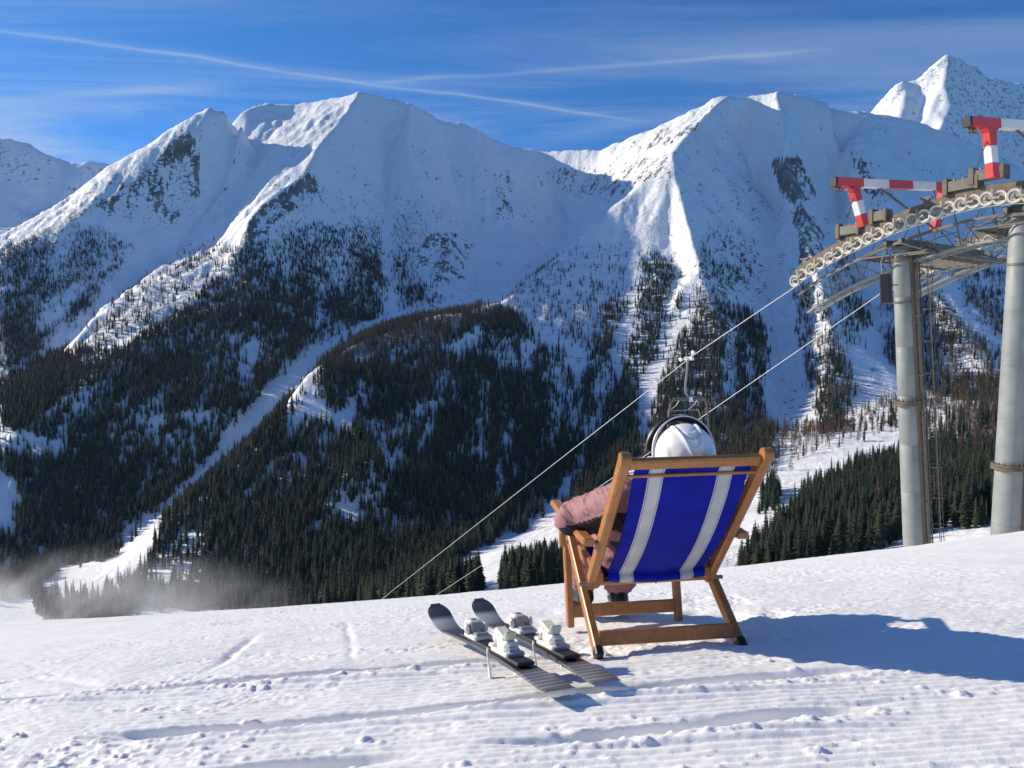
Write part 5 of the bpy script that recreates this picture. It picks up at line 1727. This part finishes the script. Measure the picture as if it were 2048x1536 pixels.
    for hp, kn, an in ((hpL, knL, anL), (hpR, knR, anR)):
        lo = kn + (an - kn) * 0.94
        tc += [(hip + V((0, 0.02, 0.01)), hp, 0.11, 0.105), (hp, kn, 0.100, 0.082), (kn, lo, 0.082, 0.080)]
    tr = blob('trousers', tc, 0.008, [M_PINK], root, disp=wrinkles(0.013, 2), smooth_it=6)
    mb = MB()
    mb.tube([V((0.10, 0.62, 0.24)), V((0.13, 0.63, 0.19)), V((0.150, 0.63, 0.165))], 0.008, 6)
    mb.build('strap', M_DARK, root)

    for s, kn, an in ((-1, knL, anL), (1, knR, anR)):
        toe = an + V((0.02 * s, 0.15, -0.085)); heel = an + V((0, -0.035, -0.075))
        bt = blob('boot', [(an + (kn - an) * 0.06, an, 0.052, 0.052), (an, heel, 0.050, 0.045), (heel, toe, 0.046, 0.040), (an, toe + V((0, -0.05, 0.02)), 0.046, 0.036)], 0.007, [M_BOOT], root, smooth_it=5)
        d = (kn - an).normalized()
        mb = MB(); c = an + d * 0.012
        mb.lathe(c, d, [(0.058, -0.018), (0.066, -0.012), (0.068, 0.0), (0.066, 0.014), (0.058, 0.02)], 24); mb.build('boot_cuff', M_SOCK, bt, smooth=True)
        mb = MB()
        mb.bar(heel + V((0, -0.03, -0.046)), toe + V((0, 0.035, -0.040)), 0.088, 0.022, (0, 0, 1), 0.3); mb.build('sole', M_BLACK, bt)

    # hair low at the nape under the helmet
    blob('hair', [(head + V((0, -0.035, -0.03)), (0.085, 0.075, 0.09), None), (neck + V((0, -0.045, 0.03)), (0.055, 0.04, 0.06), None)], 0.008, [M_HAIR], root, disp=lambda co: 0.004 * gnoise(co[:, 0] / 0.008, co[:, 2] / 0.05, 5), smooth_it=4)

    # helmet: moulded white shell with folds, a raised visor with dark inside
    hm = worn_metal('white_helmet_shell', (0.76, 0.75, 0.74), (0.84, 0.83, 0.82), 0.38, 0.0, 12)
    hc = head + V((0.000, -0.022, 0.012))
    n_u, n_v = 160, 96
    th, ph = np.meshgrid(np.linspace(0, 2 * math.pi, n_u + 1), np.linspace(0.0, 2.12, n_v + 1))
    # th: 0 = right, -pi/2 (3pi/2) = back (towards camera)
    dx, dy, dz = np.sin(ph) * np.cos(th), np.sin(ph) * np.sin(th), np.cos(ph)
    back = np.clip(-dy, 0, 1)
    lat = dx                                       # -1 left .. 1 right
    vert = dz
    r = np.ones_like(ph)
    def crease(d, w):
        return np.exp(-(d / w) ** 2)
    # Y shaped raised folds converging at the nape, with hanging swags between them
    yl = -0.40 * np.clip((vert + 0.42) / 1.2, 0, 1) - 0.02
    yr = 0.30 * np.clip((vert + 0.42) / 1.2, 0, 1) + 0.03
    bk = sstep(back, 0.12, 0.45) + 0.6 * sstep(dz, 0.75, 0.95)
    bk = np.clip(bk, 0, 1)
    r += 0.055 * bk * (crease(lat - yl, 0.055) + crease(lat - yr, 0.055)) * sstep(vert, -0.5, -0.25)
    r -= 0.020 * bk * (crease(lat - yl - 0.09, 0.05) + crease(lat - yr + 0.09, 0.05))
    for q, v0 in enumerate((0.80, 0.56, 0.30, 0.05)):
        mid_ = (yl + yr) / 2; wdt = np.maximum((yr - yl) / 2, 0.03)
        uu = np.clip((lat - mid_) / wdt, -1, 1)
        r += 0.036 * bk * crease(vert - (v0 - 0.20 * (1 - uu * uu)), 0.035) * (1 - uu ** 4)
    for v0, l0 in ((0.55, 0.62), (0.25, 0.72)):
        r += 0.018 * bk * crease(vert - v0 + 0.9 * (lat - l0) ** 2, 0.04) * crease(lat - l0, 0.16)
    # side seam on the left and a rolled lower edge
    r += 0.018 * crease(lat + 0.80 + 0.12 * vert, 0.05) * sstep(back, 0.05, 0.25)
    r += 0.018 * crease(lat - 0.90, 0.05) * sstep(back, 0.05, 0.25)
    r += 0.025 * crease(ph - 2.05, 0.08)
    r += 0.006 * gnoise(dx * 3 + 5, dz * 3 + dy * 2, 90)
    RX, RY, RZ = 0.108, 0.128, 0.110
    low = 1 - 0.10 * sstep(-dz, 0.1, 0.6)
    hx = hc.x + RX * r * dx * low; hy = hc.y + RY * r * dy * low; hz = hc.z + RZ * r * dz
    hel = new_obj('helmet', grid_mesh('helmet', hx, hy, hz), root, [hm])
    # raised visor: part of a larger shell over the brow, tilted back
    th2, v2 = np.meshgrid(np.linspace(math.radians(-20), math.radians(200), 70), np.linspace(0, 1, 16))
    mb = MB()
    vm, k, b = pmat('dark_visor', (0.012, 0.012, 0.014), 0.12)
    rimm = worn_metal('pale_visor_rim', (0.66, 0.66, 0.67), (0.76, 0.76, 0.76), 0.35, 0.0, 20)
    tilt = Matrix.Rotation(math.radians(14), 3, 'X') @ Matrix.Rotation(math.radians(-6), 3, 'Y')
    gxv = np.zeros_like(v2); gyv = np.zeros_like(v2); gzv = np.zeros_like(v2)
    for j in range(v2.shape[0]):
        for i in range(v2.shape[1]):
            a, t = th2[j, i], v2[j, i]
            sh_ = 1 - 0.30 * float(sstep(t, 0.25, 1.0))
            p = V((0.113 * sh_ * math.cos(a), 0.01 + 0.10 * t + 0.012 * math.sin(a), 0.122 * sh_ * math.sin(a)))
            p = tilt @ p + hc + V((0.004, 0.0, 0.012))
            gxv[j, i], gyv[j, i], gzv[j, i] = p
    vis = new_obj('visor', grid_mesh('visor', gxv, gyv, gzv), hel, [vm])
    sd = vis.modifiers.new('thickness', 'SOLIDIFY'); sd.thickness = 0.003
    mb = MB(); ii = list(range(0, gxv.shape[1], 2)); mb.tube([V((gxv[0, i], gyv[0, i], gzv[0, i])) for i in ii], [0.0030 + 0.0075 * max(0.0, (i / 69.0 - 0.62) / 0.38) for i in ii], 8); mb.build('visor_rim', rimm, vis, smooth=True)
    pa = []
    for i in range(9, 62, 2):
        a = th2[0, i]
        p = tilt @ V((0.114 * math.cos(a), 0.035, 0.110 * math.sin(a))) + hc + V((-0.008, 0, 0.014))
        pa.append(p)
    mb = MB(); mb.tube(pa, 0.012, 8); mb.build('goggle_band', M_BLACK, hel, smooth=True)
    mb = MB()
    for s in (-1, 1):
        mb.lathe(hc + V((s * 0.100, 0.045, -0.03)), (s, 0, 0), [(0.001, 0.026), (0.022, 0.026), (0.026, 0.02), (0.026, -0.01)], 20)
    mb.build('visor_hinge', hm, hel, smooth=True)
    tag(root, 'person in dusty pink ski suit and white helmet leaning back in the deckchair', 'person')
person()


def skis():
    mt, k, b = pmat('ski_topsheet', (0.03, 0.03, 0.04), 0.25, spec=0.6)
    tc = k.n('ShaderNodeTexCoord')
    sep = k.n('ShaderNodeSeparateXYZ', ins={0: tc.outputs['Object']})
    n2 = k.n('ShaderNodeTexNoise', ins={'Vector': tc.outputs['Object'], 'Scale': 16.0, 'Detail': 4.0})
    y = sep.outputs[1]
    c = k.ramp(k.math('DIVIDE', y, 1.55), [(0.0, (0.10, 0.105, 0.115, 1)), (0.16, (0.085, 0.09, 0.10, 1)), (0.17, (0.018, 0.02, 0.03, 1)), (0.62, (0.022, 0.024, 0.035, 1)), (0.80, (0.05, 0.055, 0.075, 1)), (0.90, (0.30, 0.32, 0.36, 1)), (0.93, (0.02, 0.022, 0.03, 1)), (1.0, (0.03, 0.033, 0.05, 1))])
    st = k.math('MULTIPLY', k.math('GREATER_THAN', k.math('FRACT', k.math('MULTIPLY', y, 28.0)), 0.62), k.math('LESS_THAN', y, 0.235))
    c = k.mix(k.math('MULTIPLY', st, 0.5), c, (0.30, 0.31, 0.33, 1))
    c = k.mix(k.smooth(n2.outputs[0], 0.56, 0.75), c, (0.30, 0.31, 0.34, 1), 'MIX') if False else c
    k.link(c, b.inputs['Base Color'])
    k.link(k.math('MULTIPLY_ADD', n2.outputs[0], 0.3, 0.28), b.inputs['Roughness'])
    me_, k2, b2 = pmat('ski_edge', (0.10, 0.10, 0.11), 0.3, 0.6)
    mw = worn_metal('white_binding_plastic', (0.66, 0.65, 0.60), (0.76, 0.75, 0.71), 0.4, 0.0, 25)
    mc = worn_metal('cream_binding_lever', (0.60, 0.60, 0.46), (0.70, 0.70, 0.58), 0.4, 0.0, 25)
    mg = worn_metal('grey_binding_metal', (0.22, 0.22, 0.22), (0.34, 0.34, 0.34), 0.35, 0.5, 25)
    L = 1.55
    V = Vector
    def one(tail, tip, label, roll=0.0):
        tail, tip = V(tail), V(tip)
        f = (tip - tail).normalized()
        r = f.cross(V((0, 0, 1))).normalized()
        g = V((-0.079, 0.18, 1)).normalized()
        r = (r - g * r.dot(g)); r = (r - f * r.dot(f)).normalized()
        n = r.cross(f)
        root = empty('ski'); root.matrix_world = Matrix(((r.x, f.x, n.x, tail.x), (r.y, f.y, n.y, tail.y), (r.z, f.z, n.z, tail.z), (0, 0, 0, 1)))
        # blade: waist, rocker and turned-up tip
        ys = np.concatenate([np.linspace(0, 1.30, 40), np.linspace(1.32, L, 24)])
        prof = []
        for y_ in ys:
            t = y_ / L
            hw = 0.034 + 0.020 * (2 * abs(t - 0.45)) ** 1.7
            if y_ < 0.03:
                hw *= 0.82 + 0.18 * (y_ / 0.03)
            e = (L - y_) / 0.11
            if e < 1:
                hw *= max(0.42, math.sqrt(max(0.0, 1 - (1 - e) ** 2.6)))
            z_ = 0.009 * math.sin(math.pi * min(1, t / 0.86)) + 0.085 * max(0, (y_ - 1.24) / 0.31) ** 1.8
            th = 0.0055 + 0.008 * math.exp(-((t - 0.45) / 0.25) ** 2)
            prof.append((y_, hw, z_, th))
        vs, fs, mi = [], [], []
        for (y_, hw, z_, th) in prof:
            vs += [(-hw, y_, z_), (-hw * 1.0, y_, z_ + th * 0.6), (-hw * 0.93, y_, z_ + th), (hw * 0.93, y_, z_ + th), (hw, y_, z_ + th * 0.6), (hw, y_, z_)]
        for i in range(len(prof) - 1):
            for q in range(6):
                j = (q + 1) % 6
                fs.append((i * 6 + q, i * 6 + j, i * 6 + 6 + j, i * 6 + 6 + q)); mi.append(0 if q in (1, 2, 3) else 1)
        fs.append((5, 4, 3, 2, 1, 0)); mi.append(1)
        b_ = (len(prof) - 1) * 6
        fs.append(tuple(b_ + q for q in range(6))); mi.append(1)
        mb = MB(); mb.v, mb.f, mb.m = vs, fs, mi
        mb.build('blade', [mt, me_], root, smooth=True)
        zt = 0.022
        mb = MB(); mb.box((0, 0.635, zt + 0.004), 0.062, 0.72, 0.012, c_=0.3); mb.build('binding_plate', M_BLACK, root)
        # toe piece
        mb = MB(); yt = 0.850
        mb.box((0, yt - 0.02, zt + 0.018), 0.075, 0.15, 0.018, c_=0.3)
        mb.bar((0, yt + 0.005, zt + 0.030), (0, yt + 0.10, zt + 0.040), 0.064, 0.050, (0, 0, 1), 0.3, 0, 0.046, 0.036)
        mb.bar((-0.040, yt - 0.012, zt + 0.044), (-0.022, yt + 0.06, zt + 0.046), 0.020, 0.036, (0, 0, 1), 0.3)
        mb.bar((0.040, yt - 0.012, zt + 0.044), (0.022, yt + 0.06, zt + 0.046), 0.020, 0.036, (0, 0, 1), 0.3)
        mb.box((0, yt + 0.045, zt + 0.062), 0.050, 0.085, 0.020, c_=0.35)
        tp_ = mb.build('toe_piece', mw, root)
        mb = MB(); mb.box((0, yt - 0.065, zt + 0.030), 0.050, 0.05, 0.012, c_=0.2); mb.box((0, yt + 0.035, zt + 0.0735), 0.022, 0.03, 0.006); mb.box((0, yt - 0.015, zt + 0.056), 0.048, 0.02, 0.022); mb.build('toe_pad', mg, tp_)
        # heel piece
        mb = MB(); yh = 0.485
        mb.box((0, yh - 0.02, zt + 0.016), 0.072, 0.17, 0.016, c_=0.3)
        mb.bar((0, yh - 0.075, zt + 0.030), (0, yh + 0.03, zt + 0.046), 0.056, 0.040, (0, 0, 1), 0.3, 0, 0.050, 0.052)
        mb.bar((0, yh + 0.028, zt + 0.04), (0, yh + 0.058, zt + 0.066), 0.056, 0.034, (0, -0.5, 1), 0.3)
        mb.box((0, yh + 0.075, zt + 0.024), 0.066, 0.05, 0.016, c_=0.3)
        hp_ = mb.build('heel_piece', mw, root)
        mb = MB(); mb.bar((0, yh - 0.045, zt + 0.058), (0, yh + 0.050, zt + 0.084), 0.046, 0.018, (0, 0, 1), 0.35); mb.bar((0, yh - 0.05, zt + 0.058), (0, yh - 0.072, zt + 0.086), 0.040, 0.014, (0, 1, 0.5), 0.35); mb.build('heel_lever', mc, hp_)
        mb = MB(); mb.box((0, yh - 0.085, zt + 0.030), 0.036, 0.03, 0.012); mb.box((0, yh - 0.09, zt + 0.014), 0.058, 0.04, 0.012); mb.build('heel_track', mg, hp_)
        # brake arms swung down
        for s in (-1, 1):
            mb = MB()
            mb.tube([(s * 0.036, yh + 0.10, zt + 0.012), (s * 0.047, yh + 0.07, zt + 0.006), (s * 0.048, yh + 0.055, -0.030)], 0.0035, 8)
            mb.bar((s * 0.048, yh + 0.058, -0.022), (s * 0.049, yh + 0.038, -0.098), 0.008, 0.016, (0, 1, 0.2), 0.3)
            mb.build('brake_arm', mw, root)
        mb = MB(); mb.box((0.008, 0.33, 0.0145), 0.020, 0.020, 0.0012); mb.build('emblem', mw, root)
        return tag(root, label, 'ski', 'pair of skis left beside the deckchair')
    def solve(px0, py0, px1, py1, h0, h1):
        a = on_snow(px0, py0, h0); b_ = on_snow(px1, py1, h1)
        return a, b_
    for (p, q, lab) in (((1118, 1380), (862, 1240), 'left ski with white binding lying nearest the left edge of the pair'), ((1212, 1364), (955, 1232), 'right ski with white binding lying between left ski and deckchair leg')):
        a, b_ = solve(*p, *q, 0.062, 0.072)
        print('ski length', (b_ - a).length, a, b_)
        d = (b_ - a).normalized()
        one(a, a + d * L, lab)
skis()

# ---------------------------------------------------------------- air and mist
def build_haze():
    bm = bmesh.new()
    bmesh.ops.create_cube(bm, size=1.0)
    for v in bm.verts:
        v.co = Vector((v.co.x * 9400, 2790 + v.co.y * 5700, 890 + v.co.z * 2700))
    me = bpy.data.meshes.new('haze'); bm.to_mesh(me); bm.free()
    m = bpy.data.materials.new('haze_air'); m.use_nodes = True
    t = m.node_tree; t.nodes.clear()
    k = NT(t)
    out = k.n('ShaderNodeOutputMaterial'); v = k.n('ShaderNodeVolumePrincipled')
    v.inputs['Color'].default_value = (0.40, 0.64, 1.0, 1)
    v.inputs['Density'].default_value = 1.1e-5
    v.inputs['Anisotropy'].default_value = 0.1
    k.link(v.outputs[0], out.inputs['Volume'])
    return tag(new_obj('haze', me, mats=[m]), kind='stuff')
build_haze()


def build_mist():
    """low cloud lying in the valley on the left"""
    c = Vector(at(110, 1232, 640))
    bm = bmesh.new()
    bmesh.ops.create_icosphere(bm, subdivisions=4, radius=1.0)
    for v in bm.verts:
        n = 1 + 0.18 * math.sin(v.co.x * 5) * math.cos(v.co.z * 4)
        v.co = Vector((v.co.x * 250 * n, v.co.y * 110, v.co.z * 62 * n))
    me = bpy.data.meshes.new('mist'); bm.to_mesh(me); bm.free()
    m = bpy.data.materials.new('valley_mist'); m.use_nodes = True
    t = m.node_tree; t.nodes.clear()
    k = NT(t)
    out = k.n('ShaderNodeOutputMaterial'); v = k.n('ShaderNodeVolumePrincipled')
    tc = k.n('ShaderNodeTexCoord')
    n1 = k.n('ShaderNodeTexNoise', ins={'Vector': tc.outputs['Object'], 'Scale': 0.016, 'Detail': 5.0, 'Roughness': 0.6, 'Distortion': 0.7})
    gm = k.n('ShaderNodeMapping', ins={'Vector': tc.outputs['Object'], 'Scale': (1 / 250.0, 1 / 110.0, 1 / 62.0)})
    ln = k.n('ShaderNodeVectorMath', operation='LENGTH', ins={0: gm.outputs[0]})
    fall = k.math('SUBTRACT', 1.0, k.smooth(ln.outputs['Value'], 0.25, 0.95))
    d = k.math('MULTIPLY', k.smooth(n1.outputs[0], 0.40, 0.72), fall)
    v.inputs['Color'].default_value = (0.86, 0.88, 0.91, 1)
    v.inputs['Anisotropy'].default_value = 0.2
    k.link(k.math('MULTIPLY', d, 0.016), v.inputs['Density'])
    k.link(v.outputs[0], out.inputs['Volume'])
    o = tag(new_obj('mist', me, mats=[m]), 'thin grey mist lying in the valley at lower left', kind='stuff')
    o.location = c
build_mist()
